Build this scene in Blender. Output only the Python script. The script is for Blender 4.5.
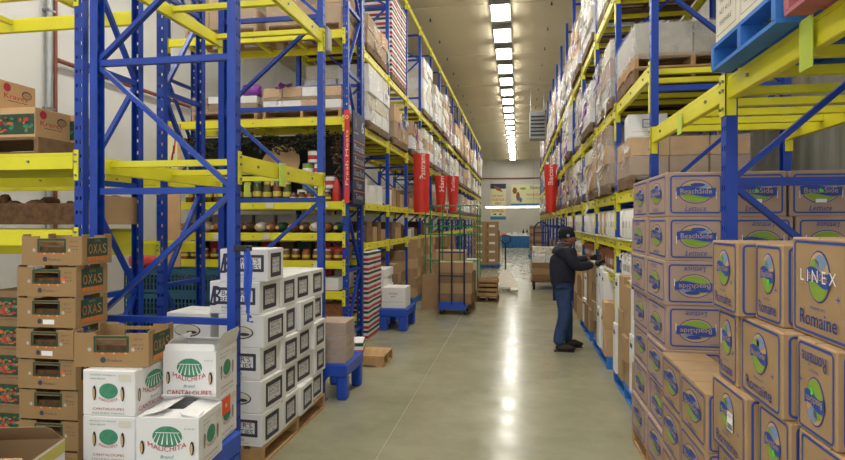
import bpy, bmesh, math, random
from mathutils import Vector, Matrix, noise
random.seed(7)
SC = bpy.context.scene
COL = SC.collection
PI = math.pi
for o in list(bpy.data.objects):
    bpy.data.objects.remove(o)

# ------------------------------------------------------------------ camera, world, exposure
CAM_H = 1.78
cam_d = bpy.data.cameras.new('camera')
cam = bpy.data.objects.new('camera', cam_d)
COL.objects.link(cam)
cam.location = (0, 0, CAM_H)
cam.rotation_euler = (PI/2, 0, math.radians(9.594))
cam_d.sensor_width = 36
cam_d.lens = 565/845*36
cam_d.shift_y = -8/845
cam_d.clip_start = .05
cam_d.clip_end = 200
SC.camera = cam
w = bpy.data.worlds.new('world')
SC.world = w
w.use_nodes = True
w.node_tree.nodes['Background'].inputs[0].default_value = (.93, .96, 1, 1)
w.node_tree.nodes['Background'].inputs[1].default_value = .9  # added soft fill, entering where the front is left open behind the camera
SC.view_settings.view_transform = 'Standard'
SC.view_settings.look = 'None'
SC.view_settings.gamma = 1
SC.view_settings.use_curve_mapping = False
SC.view_settings.exposure = 0.72
SC.cycles.transparent_max_bounces = 32
LAMP = 17.0                              # emission of the fluorescent diffusers

# ------------------------------------------------------------------ materials
def lin(h):
    h = h.lstrip('#')
    r = []
    for i in (0, 2, 4):
        c = int(h[i:i+2], 16)/255
        r.append(c/12.92 if c <= .04045 else ((c+.055)/1.055)**2.4)
    return (*r, 1)
MATS = {}
def M(name, hexc, rough=.6, metal=0., var=.10, scale=6., bump=0., bscale=40., spec=.5, coat=0.):
    m = bpy.data.materials.new(name)
    m.use_nodes = True
    nt = m.node_tree
    b = nt.nodes['Principled BSDF']
    c = lin(hexc)
    tc = nt.nodes.new('ShaderNodeTexCoord')
    if var:
        n = nt.nodes.new('ShaderNodeTexNoise')
        n.inputs['Scale'].default_value = scale
        n.inputs['Detail'].default_value = 5
        nt.links.new(tc.outputs['Object'], n.inputs['Vector'])
        r = nt.nodes.new('ShaderNodeValToRGB')
        r.color_ramp.elements[0].position = .3
        r.color_ramp.elements[1].position = .7
        r.color_ramp.elements[0].color = tuple(x*(1-var) for x in c[:3])+(1,)
        r.color_ramp.elements[1].color = tuple(min(1, x*(1+var)) for x in c[:3])+(1,)
        nt.links.new(n.outputs['Fac'], r.inputs[0])
        nt.links.new(r.outputs[0], b.inputs['Base Color'])
    else:
        b.inputs['Base Color'].default_value = c
    if bump:
        n2 = nt.nodes.new('ShaderNodeTexNoise')
        n2.inputs['Scale'].default_value = bscale
        n2.inputs['Detail'].default_value = 4
        nt.links.new(tc.outputs['Object'], n2.inputs['Vector'])
        bp = nt.nodes.new('ShaderNodeBump')
        bp.inputs['Strength'].default_value = bump
        bp.inputs['Distance'].default_value = .02
        nt.links.new(n2.outputs['Fac'], bp.inputs['Height'])
        nt.links.new(bp.outputs[0], b.inputs['Normal'])
    b.inputs['Roughness'].default_value = rough
    b.inputs['Metallic'].default_value = metal
    b.inputs['Specular IOR Level'].default_value = spec
    b.inputs['Coat Weight'].default_value = coat
    MATS[name] = m
    return m
M('rack_blue', '#0b3a9e', .38, var=.14, scale=3)
M('rack_yellow', '#e2da2c', .42, var=.06, scale=4)
M('tan', '#ab8c66', .75, var=.07, scale=5)
M('tan_pink', '#ad9381', .75, var=.07, scale=5)
M('tan_dark', '#8e7150', .8, var=.1, scale=5)
M('crate_brown', '#9a7b52', .8, var=.08, scale=5)
M('tan_light', '#c7a377', .8, var=.08, scale=5)
M('kraft_inside', '#a98459', .85, var=.1)
M('carton_white', '#e4e3e2', .55, var=.03, scale=4)
M('carton_cream', '#d9d2c0', .6, var=.05, scale=4)
M('carton_grey', '#b3aea6', .6, var=.08, scale=4)
M('print_blue', '#2b4a9c', .6, var=.05)
M('print_light_blue', '#8296b8', .6, var=.05)
M('print_green', '#88a83c', .6, var=.08)
M('print_navy', '#272a50', .55, var=.1)
M('print_dark', '#3b3a44', .6, var=.1)
M('print_red', '#b5303a', .55, var=.06)
M('print_orange', '#c4702d', .6, var=.15, scale=30)
M('print_dark_green', '#24452f', .6, var=.25, scale=30)
M('field_green', '#3f8a6a', .6, var=.2, scale=40)
M('teal_text', '#2f7f6d', .6, var=0)
M('paper_white', '#efefec', .5, var=.02)
M('sticker_orange', '#f0552a', .5, var=0)
M('sticker_green', '#59e23a', .5, var=0)
M('tag_green', '#c3d653', .6, var=.05)
M('wood', '#b18c5f', .8, var=.2, scale=9, bump=.2)
M('wood_dark', '#775b3f', .85, var=.25, scale=9, bump=.2)
M('wood_blue', '#2f73c4', .6, var=.15, scale=8)
M('wood_pink', '#b2656c', .7, var=.15, scale=8)
M('plastic_blue', '#2750bd', .35, var=.06)
M('plastic_teal', '#1f5a78', .4, var=.1)
M('plastic_white', '#e9e7e0', .35, var=.02)
M('plastic_red', '#c2352f', .4, var=.04)
M('glass_olive', '#4a4a1e', .2, var=.3, scale=20)
M('glass_amber', '#6d3f1c', .2, var=.3, scale=20)
M('lid_yellow', '#c7ba4a', .4, var=.05)
M('steel', '#8d9094', .35, .9, var=.05)
M('steel_paint', '#8f9391', .5, var=.06)
M('black', '#141416', .5, var=.1)
M('rubber', '#1c1c1d', .7, var=.1)
M('jacket', '#171b2b', .75, var=.2, scale=12, bump=.4, bscale=25)
M('knit', '#14161c', .9, var=.2, scale=60, bump=.5, bscale=120)
M('denim', '#283f66', .85, var=.25, scale=9, bump=.3, bscale=18)
M('skin', '#8f604a', .55, var=.05)
M('hair', '#1a1411', .8, var=.1)
M('shoe', '#2a221c', .6, var=.1)
M('banner_red', '#d8362d', .45, var=.04)
M('banner_pink', '#e0705a', .45, var=.04)
M('sign_navy', '#272b52', .45, var=.04)
M('sign_orange', '#d98a2b', .5, var=0)
M('poster_cream', '#e4dfae', .6, var=.04)
M('poster_blue', '#3f7fb0', .6, var=.04)
M('wall_white', '#d6d5cf', .5, var=.03, scale=1.5)
M('wall_grey', '#c8c4b8', .6, var=.04, scale=1)
M('ceiling', '#d6caac', .6, var=.04, scale=.6)
M('leaf_dark', '#26301c', .7, var=.4, scale=30)
M('leaf_brown', '#5c4128', .7, var=.4, scale=30)
M('produce', '#5b3f22', .85, var=.4, scale=22, bump=.5)
M('dark_fill', '#1b1d18', .8, var=.3, scale=10)  # near-black for the shade sheet and the insides of the teal crates
M('purple', '#7c2f9c', .4, var=.05)
M('pink', '#e0448f', .4, var=.05)
M('green_paint', '#2e8a55', .4, var=.08)
M('table_cloth', '#2b6aa6', .7, var=.05)
M('copper', '#8b4f43', .5, var=.1)
M('galvanised', '#a3a7a5', .4, .5, var=.08)
M('bread', '#8e5a36', .7, var=.3, scale=25)
M('wire_deck', '#c9c9bd', .45, var=.04)
M('line_grey', '#a3a08a', .5, var=.05)

def mat_emit(name, col, st):
    m = bpy.data.materials.new(name)
    m.use_nodes = True
    b = m.node_tree.nodes['Principled BSDF']
    b.inputs['Base Color'].default_value = (1, 1, 1, 1)
    b.inputs['Emission Color'].default_value = col
    b.inputs['Emission Strength'].default_value = st
    MATS[name] = m
mat_emit('lamp', (1, .97, .9, 1), LAMP)
mat_emit('tube', (1, .97, .9, 1), LAMP*.6)

def mat_film(name, hexc, alpha):
    m = bpy.data.materials.new(name)
    m.use_nodes = True
    nt = m.node_tree
    b = nt.nodes['Principled BSDF']
    b.inputs['Base Color'].default_value = lin(hexc)
    b.inputs['Roughness'].default_value = .14
    b.inputs['Specular IOR Level'].default_value = .9
    tc = nt.nodes.new('ShaderNodeTexCoord')
    n = nt.nodes.new('ShaderNodeTexNoise')
    n.inputs['Scale'].default_value = 5
    n.inputs['Detail'].default_value = 8
    n.inputs['Distortion'].default_value = 1.5
    nt.links.new(tc.outputs['Object'], n.inputs['Vector'])
    bp = nt.nodes.new('ShaderNodeBump')
    bp.inputs['Strength'].default_value = .7
    bp.inputs['Distance'].default_value = .05
    nt.links.new(n.outputs['Fac'], bp.inputs['Height'])
    nt.links.new(bp.outputs[0], b.inputs['Normal'])
    mp = nt.nodes.new('ShaderNodeMapRange')
    mp.inputs[1].default_value = .35
    mp.inputs[2].default_value = .7
    mp.inputs[3].default_value = alpha*.5
    mp.inputs[4].default_value = min(1, alpha*1.6)
    nt.links.new(n.outputs['Fac'], mp.inputs[0])
    nt.links.new(mp.outputs[0], b.inputs['Alpha'])
    MATS[name] = m
mat_film('film', '#efedea', .13)
mat_film('film_dense', '#efedea', .22)
mat_film('film_loose', '#f2f0ee', .6)

def mat_floor():
    m = bpy.data.materials.new('concrete')
    m.use_nodes = True
    nt = m.node_tree
    b = nt.nodes['Principled BSDF']
    tc = nt.nodes.new('ShaderNodeTexCoord')
    n = nt.nodes.new('ShaderNodeTexNoise')
    n.inputs['Scale'].default_value = 1.3
    n.inputs['Detail'].default_value = 9
    n.inputs['Roughness'].default_value = .72
    nt.links.new(tc.outputs['Object'], n.inputs['Vector'])
    r = nt.nodes.new('ShaderNodeValToRGB')
    r.color_ramp.elements[0].position = .3
    r.color_ramp.elements[1].position = .72
    r.color_ramp.elements[0].color = lin('#88856c')
    r.color_ramp.elements[1].color = lin('#a4a188')
    nt.links.new(n.outputs['Fac'], r.inputs[0])
    nt.links.new(r.outputs[0], b.inputs['Base Color'])
    n2 = nt.nodes.new('ShaderNodeTexNoise')
    n2.inputs['Scale'].default_value = 3.5
    n2.inputs['Detail'].default_value = 6
    nt.links.new(tc.outputs['Object'], n2.inputs['Vector'])
    mp = nt.nodes.new('ShaderNodeMapRange')
    mp.inputs[1].default_value = .3
    mp.inputs[2].default_value = .7
    mp.inputs[3].default_value = .14
    mp.inputs[4].default_value = .27
    nt.links.new(n2.outputs['Fac'], mp.inputs[0])
    nt.links.new(mp.outputs[0], b.inputs['Roughness'])
    b.inputs['Specular IOR Level'].default_value = .16
    MATS['concrete'] = m
mat_floor()

# ------------------------------------------------------------------ mesh builder
_TXT = {}
def text2d(s):
    if s in _TXT:
        return _TXT[s]
    cu = bpy.data.curves.new('t', 'FONT')
    cu.body = s
    cu.resolution_u = 2
    o = bpy.data.objects.new('t', cu)
    COL.objects.link(o)
    dg = bpy.context.evaluated_depsgraph_get()
    dg.update()
    me = o.evaluated_get(dg).to_mesh()
    vs = [(v.co.x, v.co.y) for v in me.vertices]
    fs = [tuple(p.vertices) for p in me.polygons]
    o.evaluated_get(dg).to_mesh_clear()
    bpy.data.objects.remove(o)
    bpy.data.curves.remove(cu)
    x0 = min(v[0] for v in vs); x1 = max(v[0] for v in vs)
    y0 = min(v[1] for v in vs); y1 = max(v[1] for v in vs)
    vs = [((x-x0)/(x1-x0)-.5, (y-y0)/(y1-y0)-.5) for x, y in vs]
    _TXT[s] = (vs, fs)
    return _TXT[s]

class MB:
    def __init__(s):
        s.v = []; s.f = []; s.m = []
    def add(s, vs, fs, m=0):
        n = len(s.v)
        s.v += [tuple(v) for v in vs]
        for f in fs:
            s.f.append(tuple(i+n for i in f)); s.m.append(m)
        return s
    def box(s, x0, x1, y0, y1, z0, z1, m=0, ch=0):
        if not ch:
            vs = [(x, y, z) for z in (z0, z1) for y in (y0, y1) for x in (x0, x1)]
            return s.add(vs, [(0, 2, 3, 1), (4, 5, 7, 6), (0, 1, 5, 4), (2, 6, 7, 3), (0, 4, 6, 2), (1, 3, 7, 5)], m)
        vs = []; idx = {}
        c = ch
        for ix, (xo, xi) in enumerate(((x0, x0+c), (x1, x1-c))):
            for iy, (yo, yi) in enumerate(((y0, y0+c), (y1, y1-c))):
                for iz, (zo, zi) in enumerate(((z0, z0+c), (z1, z1-c))):
                    idx[ix, iy, iz, 0] = len(vs); vs.append((xo, yi, zi))
                    idx[ix, iy, iz, 1] = len(vs); vs.append((xi, yo, zi))
                    idx[ix, iy, iz, 2] = len(vs); vs.append((xi, yi, zo))
        fs = []
        for a in (0, 1):
            def k(axis, p, q):
                t = [0, 0, 0]; t[axis] = a
                o = [i for i in range(3) if i != axis]
                t[o[0]] = p; t[o[1]] = q
                return idx[t[0], t[1], t[2], axis]
            for ax in range(3):
                q = [k(ax, 0, 0), k(ax, 1, 0), k(ax, 1, 1), k(ax, 0, 1)]
                fs.append(tuple(q))
        for ax in range(3):
            o = [i for i in range(3) if i != ax]
            for p in (0, 1):
                for q in (0, 1):
                    def g(e, face):
                        t = [0, 0, 0]; t[ax] = e; t[o[0]] = p; t[o[1]] = q
                        return idx[t[0], t[1], t[2], face]
                    fs.append((g(0, o[0]), g(1, o[0]), g(1, o[1]), g(0, o[1])))
        for ix in (0, 1):
            for iy in (0, 1):
                for iz in (0, 1):
                    fs.append(tuple(idx[ix, iy, iz, a] for a in range(3)))
        ctr = Vector(((x0+x1)/2, (y0+y1)/2, (z0+z1)/2))
        out = []
        for f in fs:
            p = [Vector(vs[i]) for i in f]
            nn = (p[1]-p[0]).cross(p[2]-p[0])
            mid = sum(p, Vector())/len(p)
            out.append(f if nn.dot(mid-ctr) > 0 else f[::-1])
        return s.add(vs, out, m)
    def bar(s, p0, p1, w, h, m=0, up=(0, 0, 1)):
        p0 = Vector(p0); p1 = Vector(p1)
        d = (p1-p0).normalized()
        u = Vector(up)
        if abs(d.dot(u)) > .98:
            u = Vector((0, 1, 0))
        a = d.cross(u).normalized()*w/2
        b = a.cross(d).normalized()*h/2
        vs = []
        for p in (p0, p1):
            vs += [p-a-b, p+a-b, p+a+b, p-a+b]
        return s.add(vs, [(0, 1, 2, 3), (7, 6, 5, 4), (0, 4, 5, 1), (1, 5, 6, 2), (2, 6, 7, 3), (3, 7, 4, 0)], m)
    def tube(s, pts, r, n=8, m=0, caps=True):
        pts = [Vector(p) for p in pts]
        rs = r if isinstance(r, (list, tuple)) else [r]*len(pts)
        vs = []; fs = []
        pa = None
        for i, p in enumerate(pts):
            d = (pts[min(i+1, len(pts)-1)]-pts[max(i-1, 0)]).normalized()
            if pa is None:
                pa = d.orthogonal().normalized()
            else:
                pa = (pa-d*pa.dot(d)).normalized()
            b = d.cross(pa)
            for j in range(n):
                t = 2*PI*j/n
                vs.append(p+pa*math.cos(t)*rs[i]+b*math.sin(t)*rs[i])
        for i in range(len(pts)-1):
            for j in range(n):
                k = (j+1) % n
                fs.append((i*n+j, i*n+k, (i+1)*n+k, (i+1)*n+j))
        if caps:
            fs.append(tuple(range(n))[::-1])
            fs.append(tuple(range((len(pts)-1)*n, len(pts)*n)))
        return s.add(vs, fs, m)
    def lathe(s, prof, o=(0, 0, 0), n=12, m=0):
        vs = []; fs = []
        for r, z in prof:
            for j in range(n):
                t = 2*PI*j/n
                vs.append((o[0]+r*math.cos(t), o[1]+r*math.sin(t), o[2]+z))
        for i in range(len(prof)-1):
            for j in range(n):
                k = (j+1) % n
                fs.append((i*n+j, i*n+k, (i+1)*n+k, (i+1)*n+j))
        fs.append(tuple(range(n))[::-1])
        fs.append(tuple(range((len(prof)-1)*n, len(prof)*n)))
        return s.add(vs, fs, m)
    def ball(s, c, rx, ry, rz, nu=12, nv=8, m=0, fn=None):
        vs = []; fs = []
        for i in range(nv+1):
            a = PI*i/nv-PI/2
            for j in range(nu):
                t = 2*PI*j/nu
                q = Vector((math.cos(a)*math.cos(t), math.cos(a)*math.sin(t), math.sin(a)))
                p = Vector((q.x*rx, q.y*ry, q.z*rz))
                if fn:
                    p = fn(q, p)
                vs.append((c[0]+p.x, c[1]+p.y, c[2]+p.z))
        for i in range(nv):
            for j in range(nu):
                k = (j+1) % nu
                fs.append((i*nu+j, i*nu+k, (i+1)*nu+k, (i+1)*nu+j))
        return s.add(vs, fs, m)
    def mesh(s, name, mats, smooth=None):
        me = bpy.data.meshes.new(name)
        me.from_pydata(s.v, [], s.f)
        for k in mats if isinstance(mats, (list, tuple)) else [mats]:
            me.materials.append(MATS[k])
        me.polygons.foreach_set('material_index', s.m)
        if smooth:
            me.polygons.foreach_set('use_smooth', [True]*len(s.f))
            me.set_sharp_from_angle(angle=math.radians(smooth))
        me.update()
        return me
    def build(s, name, mats, parent=None, loc=(0, 0, 0), rz=0, smooth=None):
        return put(name, s.mesh(name, mats, smooth), parent, loc, rz)

def put(name, me, parent=None, loc=(0, 0, 0), rz=0):
    o = bpy.data.objects.new(name, me)
    COL.objects.link(o)
    o.location = loc
    o.rotation_euler = (0, 0, rz)
    if parent:
        o.parent = parent
    return o
_LAB = {}
def tag(o, label, cat, group=None, kind=None):
    o['label'] = label
    o['category'] = cat
    if group:
        o['group'] = group
    if kind:
        o['kind'] = kind
    return o
def thing(name, label, cat, loc=(0, 0, 0), rz=0, group=None):
    o = put(name, None, None, loc, rz)
    o.empty_display_size = .1
    return tag(o, label, cat, group)
def struct(o):
    o['kind'] = 'structure'
    return o
def copy_tree(o, parent=None):
    c = o.copy()
    COL.objects.link(c)
    if parent:
        c.parent = parent
    for ch in list(o.children):
        copy_tree(ch, c)
    return c
ORD = ['first', 'second', 'third', 'fourth', 'fifth', 'sixth', 'seventh', 'eighth', 'ninth', 'tenth', 'eleventh',
       'twelfth', 'thirteenth', 'fourteenth', 'fifteenth', 'sixteenth', 'seventeenth', 'eighteenth', 'nineteenth', 'twentieth']

# flat print on the face of a carton whose base centre is the local origin
class Print(MB):
    def __init__(s, face, size, lift=.0012):
        super().__init__()
        sx, sy, sz = size
        e = lift
        s.O, s.A, s.B, s.N = {
            'front': (Vector((0, -sy/2, 0)), Vector((1, 0, 0)), Vector((0, 0, 1)), Vector((0, -1, 0))),
            'back': (Vector((0, sy/2, 0)), Vector((-1, 0, 0)), Vector((0, 0, 1)), Vector((0, 1, 0))),
            'right': (Vector((sx/2, 0, 0)), Vector((0, 1, 0)), Vector((0, 0, 1)), Vector((1, 0, 0))),
            'left': (Vector((-sx/2, 0, 0)), Vector((0, -1, 0)), Vector((0, 0, 1)), Vector((-1, 0, 0))),
            'top': (Vector((0, 0, sz)), Vector((1, 0, 0)), Vector((0, 1, 0)), Vector((0, 0, 1)))}[face]
        s.w = sx if face in ('front', 'back', 'top') else sy
        s.h = sz if face != 'top' else sy
        s.e = e; s.k = 1; s.flip = False
    def P(s, a, b):
        if s.flip:
            a, b = -a, s.h-b
        return s.O+s.A*a+s.B*b+s.N*(s.e*s.k)
    def layer(s):
        s.k += 1
    def poly(s, pts, m):
        s.add([s.P(a, b) for a, b in pts], [tuple(range(len(pts)))], m)
    def rect(s, a0, a1, b0, b1, m):
        s.poly([(a0, b0), (a1, b0), (a1, b1), (a0, b1)], m)
    def ring(s, a0, a1, b0, b1, t, r, m, n=4):
        def outline(a0, a1, b0, b1, r):
            p = []
            for cx, cy, t0 in ((a1-r, b0+r, -90), (a1-r, b1-r, 0), (a0+r, b1-r, 90), (a0+r, b0+r, 180)):
                for i in range(n+1):
                    t = math.radians(t0+90*i/n)
                    p.append((cx+r*math.cos(t), cy+r*math.sin(t)))
            return p
        o = outline(a0, a1, b0, b1, r); i_ = outline(a0+t, a1-t, b0+t, b1-t, max(r-t, .0005))
        q = len(o)
        s.add([s.P(*p) for p in o]+[s.P(*p) for p in i_], [(j, (j+1) % q, q+(j+1) % q, q+j) for j in range(q)], m)
    def ell(s, a, b, ra, rb, m, n=24, lo=-1., hi=1.):
        pts = []
        for i in range(n):
            t = 2*PI*i/n
            pts.append((a+ra*math.cos(t), b+rb*max(lo, min(hi, math.sin(t)))))
        s.poly(pts, m)
    def txt(s, t, a, b, w, h, m, arc=0., rot=0., skew=0.):
        vs, fs = text2d(t)
        o = []
        for x, y in vs:
            px = x*w+y*h*skew; py = y*h
            py += arc*(x*x*4)
            if rot:
                px, py = px*math.cos(rot)-py*math.sin(rot), px*math.sin(rot)+py*math.cos(rot)
            o.append(s.P(a+px, b+py))
        s.add(o, fs, m)

# ------------------------------------------------------------------ the building
CEIL = 6.95
Y0, Y1 = -5.0, 48.0
XL, XR = -7.6, 3.35
fl = struct(MB().box(XL-.3, XR+.3, Y0, Y1+.3, -.15, 0).build('floor', 'concrete'))
jm = MB().box(-.003, .003, Y0, Y1, 0, .0012).mesh('joint', 'line_grey')
for x in (-1.05, -4.6):
    put('joint', jm, fl, (x, 0, 0))
jm2 = MB().box(XL, XR, -.004, .004, 0, .0011).mesh('joint', 'line_grey')
for y in (11.9, 17.9, 23.9, 29.9, 35.9):
    put('joint', jm2, fl, (0, y, 0))
ce = struct(MB().box(XL-.3, XR+.3, Y0, Y1+.3, CEIL, CEIL+.2).build('ceiling', 'ceiling'))
pm = MB().box(XL, XR, -.03, .03, CEIL-.012, CEIL).mesh('panel_seam', 'ceiling')
for k in range(12):
    put('panel_seam', pm, ce, (0, 1.5+4*k, 0))
# side wall of white insulated panels
wl = struct(MB().box(XL-.25, XL-.04, Y0, Y1, 0, CEIL).build('wall_left', 'wall_grey'))
me = MB().box(-.04, 0, .008, 1.092, 0, CEIL, ch=.006).mesh('panel', 'wall_white')
for k in range(int((Y1-Y0)/1.1)):
    put('panel', me, wl, (XL, Y0+1.1*k, 0))
# corrugated wall behind the racks on the other side
n = 260
vs = []; fs = []
for i in range(n+1):
    y = Y0+(16-Y0)*i/n
    x = XR-(.012 if (i//2) % 2 else 0)
    vs += [(x, y, 0), (x, y, CEIL)]
    if i:
        fs.append((2*i-2, 2*i, 2*i+1, 2*i-1))
wr = MB().add(vs, fs)
wr.box(XR+.02, XR+.2, Y0, Y1, 0, CEIL)
wr.box(XR-.02, XR, 16, Y1, 0, CEIL)
struct(wr.build('wall_right', 'wall_white'))
wb = struct(MB().box(XL-.3, XR+.3, Y1, Y1+.25, 0, CEIL).build('wall_back', 'wall_grey'))
MB().tube([(-7.4, Y1-.08, 5.45), (3.2, Y1-.08, 5.45)], .05, 8).build('pipe', 'copper', wb)
struct(MB().box(XL, XR, Y1-.03, Y1, 0, .12).build('baseboard_back', 'steel_paint'))

# ceiling fixtures: one long row above the aisle, an unseen one added to light the produce side
def fixture(x, y, label, group):
    t = thing('ceiling_light', label, 'ceiling light', (x, y, CEIL), 0, group)
    put('housing', FX_H, t)
    put('diffuser', FX_D, t)
FX_H = MB().box(-.24, .24, -.6, .6, -.05, 0).box(-.24, .24, -.62, -.545, -.135, -.05).box(-.24, .24, .545, .62, -.135, -.05).mesh('housing', 'steel_paint')
FX_D = MB().box(-.2, .2, -.545, .545, -.11, -.051, ch=.01).mesh('diffuser', 'lamp')
k = 0
for i in range(26):
    y = 13.75+1.7*i-.0
    if y > 46.5:
        break
    fixture(-.42, y, f'glowing fluorescent ceiling light over the aisle, {ORD[i] if i < 20 else "one of the last"} from the camera' if i < 19
            else 'tiny fluorescent ceiling light at the far end of the row', 'fluorescent lights over the aisle')
for i in range(10):
    fixture(-.42, 12.05-1.7*i, 'fluorescent ceiling light overhead, out of the picture above the aisle', 'overhead lights above the camera')
for i in range(9):
    for x in (-5.2,):
        fixture(x, 11.2-1.7*i, 'added fluorescent ceiling light above the produce racks, out of the picture', 'added lights above the produce racks')
spm = MB().lathe([(.01, -.07), (.03, -.07), (.03, -.06), (.01, -.04), (.016, 0)], n=8).mesh('sprinkler', 'black')
for i in range(9):
    tag(put('sprinkler', spm, None, (-2.2, 14.2+1.75*i, CEIL)), f'small dark ceiling sprinkler above the sign-side rack, {ORD[i]} from the camera', 'sprinkler', 'ceiling sprinklers')
    tag(put('sprinkler', spm, None, (.78, 13.6+1.75*i, CEIL)), f'small dark sprinkler head above the rack by the man, {ORD[i]} from the camera', 'sprinkler', 'ceiling sprinklers')
# tube light hung across the far end of the aisle
t = thing('tube_light', 'bright horizontal tube light hanging across the far end of the aisle', 'tube light', (-.4, 41, 2.85))
MB().box(-1.95, 1.95, -.08, .08, .06, .1).build('reflector', 'steel_paint', t)
MB().tube([(-1.9, 0, 0), (1.9, 0, 0)], .045, 8).build('tube', 'tube', t, smooth=50)
for s in (-1.5, 1.5):
    MB().tube([(s, 0, .1), (s, 0, CEIL-2.85)], .01, 5).build('hanger', 'steel', t)
# unit heater hung from the ceiling
t = thing('unit_heater', 'grey unit heater hung from the ceiling beyond the red bacon banner', 'heater', (.74, 22.3, 4.95))
MB().box(-.3, .3, -.35, .35, 0, 1.05, ch=.03).build('casing', 'steel_paint', t)
for i in range(6):
    MB().box(-.26, .26, -.39, -.35, .12+.14*i, .17+.14*i).build('louvre', 'black', t)
for sx in (-.25, .25):
    MB().tube([(sx, 0, 1.05), (sx, 0, CEIL-4.95)], .012, 6).build('hanger', 'steel', t)
# pipes on the white panel wall
t = thing('conduit', 'grey vertical pipe on the white panel wall', 'pipe', (XL+.07, 8.06, 0))
MB().tube([(0, 0, 0), (0, 0, CEIL-.002)], .05, 10).build('pipe', 'galvanised', t, smooth=50)
for z in (1.9, 3.6, 5.2):
    MB().box(-.068, .06, -.07, .07, z, z+.04).build('clamp', 'steel', t)
t = thing('red_pipe', 'thin reddish pipe beside the grey wall pipe with a long run to the side', 'pipe', (XL+.06, 8.2, 0))
MB().tube([(0, 0, 0), (0, 0, CEIL-.002)], .03, 8).build('riser', 'copper', t, smooth=50)
MB().tube([(.05, 0, 4.45), (.05, 14, 4.45)], .04, 8).build('pipe', 'copper', t, smooth=50)

# ------------------------------------------------------------------ pallet racks
_SH = {}
def shared(key, fn):
    if key not in _SH:
        _SH[key] = fn()
    return _SH[key]
def post_mesh(h, holes):
    b = MB()
    b.box(-.038, -.034, 0, .06, 0, h).box(.034, .038, 0, .06, 0, h)
    b.box(-.034, -.03, .05, .06, 0, h).box(.03, .034, .05, .06, 0, h)
    if holes:
        for x0, x1 in ((-.034, -.026), (-.01, .01), (.026, .034)):
            b.box(x0, x1, 0, .004, 0, h)
        z = 0
        while z < h-.12:
            for s in (-1, 1):
                b.box(min(s*.01, s*.026), max(s*.01, s*.026), 0, .004, z, z+.082)
            z += .11
        b.box(-.026, -.01, 0, .004, z, h).box(.01, .026, 0, .004, z, h)
    else:
        b.box(-.034, .034, 0, .004, 0, h)
    b.box(-.07, .07, -.02, .1, 0, .008)
    return b.mesh('post', 'rack_blue')
def beam_mesh(L, h, far=False, cn=.09):
    b = MB()
    b.box(-L/2, L/2, .008, .05, -h/2, h/2-.02, ch=.004).box(-L/2, L/2, .008, .03, h/2-.021, h/2)
    for s in (-1, 1):
        x0, x1 = sorted((s*(L/2-.006), s*(L/2+.04)))
        b.box(x0, x1, -.008, 0, -h/2-cn, h/2+.02)
        x0, x1 = sorted((s*(L/2-.006), s*(L/2)))
        b.box(x0, x1, -.008, .05, -h/2-.09, h/2+.02)
        if not far:
            for z in (-h/2-.05, -.01, h/2-.02):
                b.tube([(s*(L/2+.018), -.008, z), (s*(L/2+.018), -.018, z)], .009, 8, 1)
    if not far:
        k = 3
        for i in range(k):
            x = L*(i+.5)/k-L/2
            b.tube([(x, .008, .0), (x, -.003, .0)], .011, 8, 1)
    return b.mesh('beam', ['rack_yellow', 'steel'])
class Rack:
    def __init__(s, name, label, loc, rz, D):
        s.o = thing(name, label, 'rack', loc, rz)
        s.D = D
    def frame(s, x, h, holes=True, nodes=(.18, 1.09, 2.0, 2.92, 3.83), first=0):
        D = s.D
        me = shared(('post', h, holes), lambda: post_mesh(h, holes))
        put('post', me, s.o, (x, 0, 0))
        put('post', me, s.o, (x, D, 0), PI)
        hm = shared(('hb', D), lambda: MB().box(-.02, .02, .06, D-.06, -.022, .022).mesh('brace', 'rack_blue'))
        for z in nodes:
            put('brace', hm, s.o, (x, 0, z))
        for i in range(len(nodes)-1):
            a, b = nodes[i]+.03, nodes[i+1]-.03
            front_low = (i+first) % 2 == 0
            dm = shared(('db', D, round(b-a, 3), front_low), lambda: MB().bar((0, .06 if front_low else D-.06, 0),
                        (0, D-.06 if front_low else .06, b-a), .03, .042, up=(1, 0, 0)).mesh('brace', 'rack_blue'))
            put('brace', dm, s.o, (x, 0, a))
    def beam(s, x0, x1, z, h=.11, rear=True, far=False, long=False):
        L = round(abs(x1-x0)-.078, 4)
        me = shared(('beam', L, h, far, long), lambda: beam_mesh(L, h, far, .3 if long else .09))
        put('beam', me, s.o, ((x0+x1)/2, 0, z))
        if rear:
            put('beam', me, s.o, ((x0+x1)/2, s.D, z), PI)
    def sup(s, x, z):
        me = shared(('sup', s.D), lambda: MB().box(-.025, .025, .05, s.D-.05, -.045, .0).mesh('support_bar', 'rack_yellow'))
        put('support_bar', me, s.o, (x, 0, z))

BAY = 1.75
# A: single bay in front on the produce side, its posts by the potato cartons
XA = -1.905
ra = Rack('pallet_rack', 'open blue and yellow pallet rack bay standing over the white potato cartons', (XA, 0, 0), PI/2, 1.12)
YA0, YA1 = 3.63, 5.39
for y in (YA0, YA1):
    ra.frame(y, 5.2, nodes=(.18, 1.09, 2.0, 2.92, 3.83, 4.75))
for z in (2.19, 3.62):
    ra.beam(YA0, YA1, z, .12)
    for f in (.08, .5, .92):
        ra.sup(YA0+(YA1-YA0)*f, z+.04)
MB().box(-.06, .06, .0, .006, -.19, .0).build('paper_tag', 'tag_green', ra.o, (4.36, -.012, 2.26), 0)
MB().box(-.04, .04, .0, .006, -.09, .0).build('paper_tag', 'tag_green', ra.o, (3.74, -.016, 2.05), 0)
# junction box on the top of the far post
t = thing('junction_box', 'small grey electrical box on the blue post above the potato cartons', 'electrical box', (-1.935, 5.43, 3.5))
MB().box(-.05, .05, 0, .12, 0, .25, ch=.01).build('case', 'steel_paint', t)
MB().box(.05, .057, .01, .11, .02, .23).build('cover', 'carton_grey', t)

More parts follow.
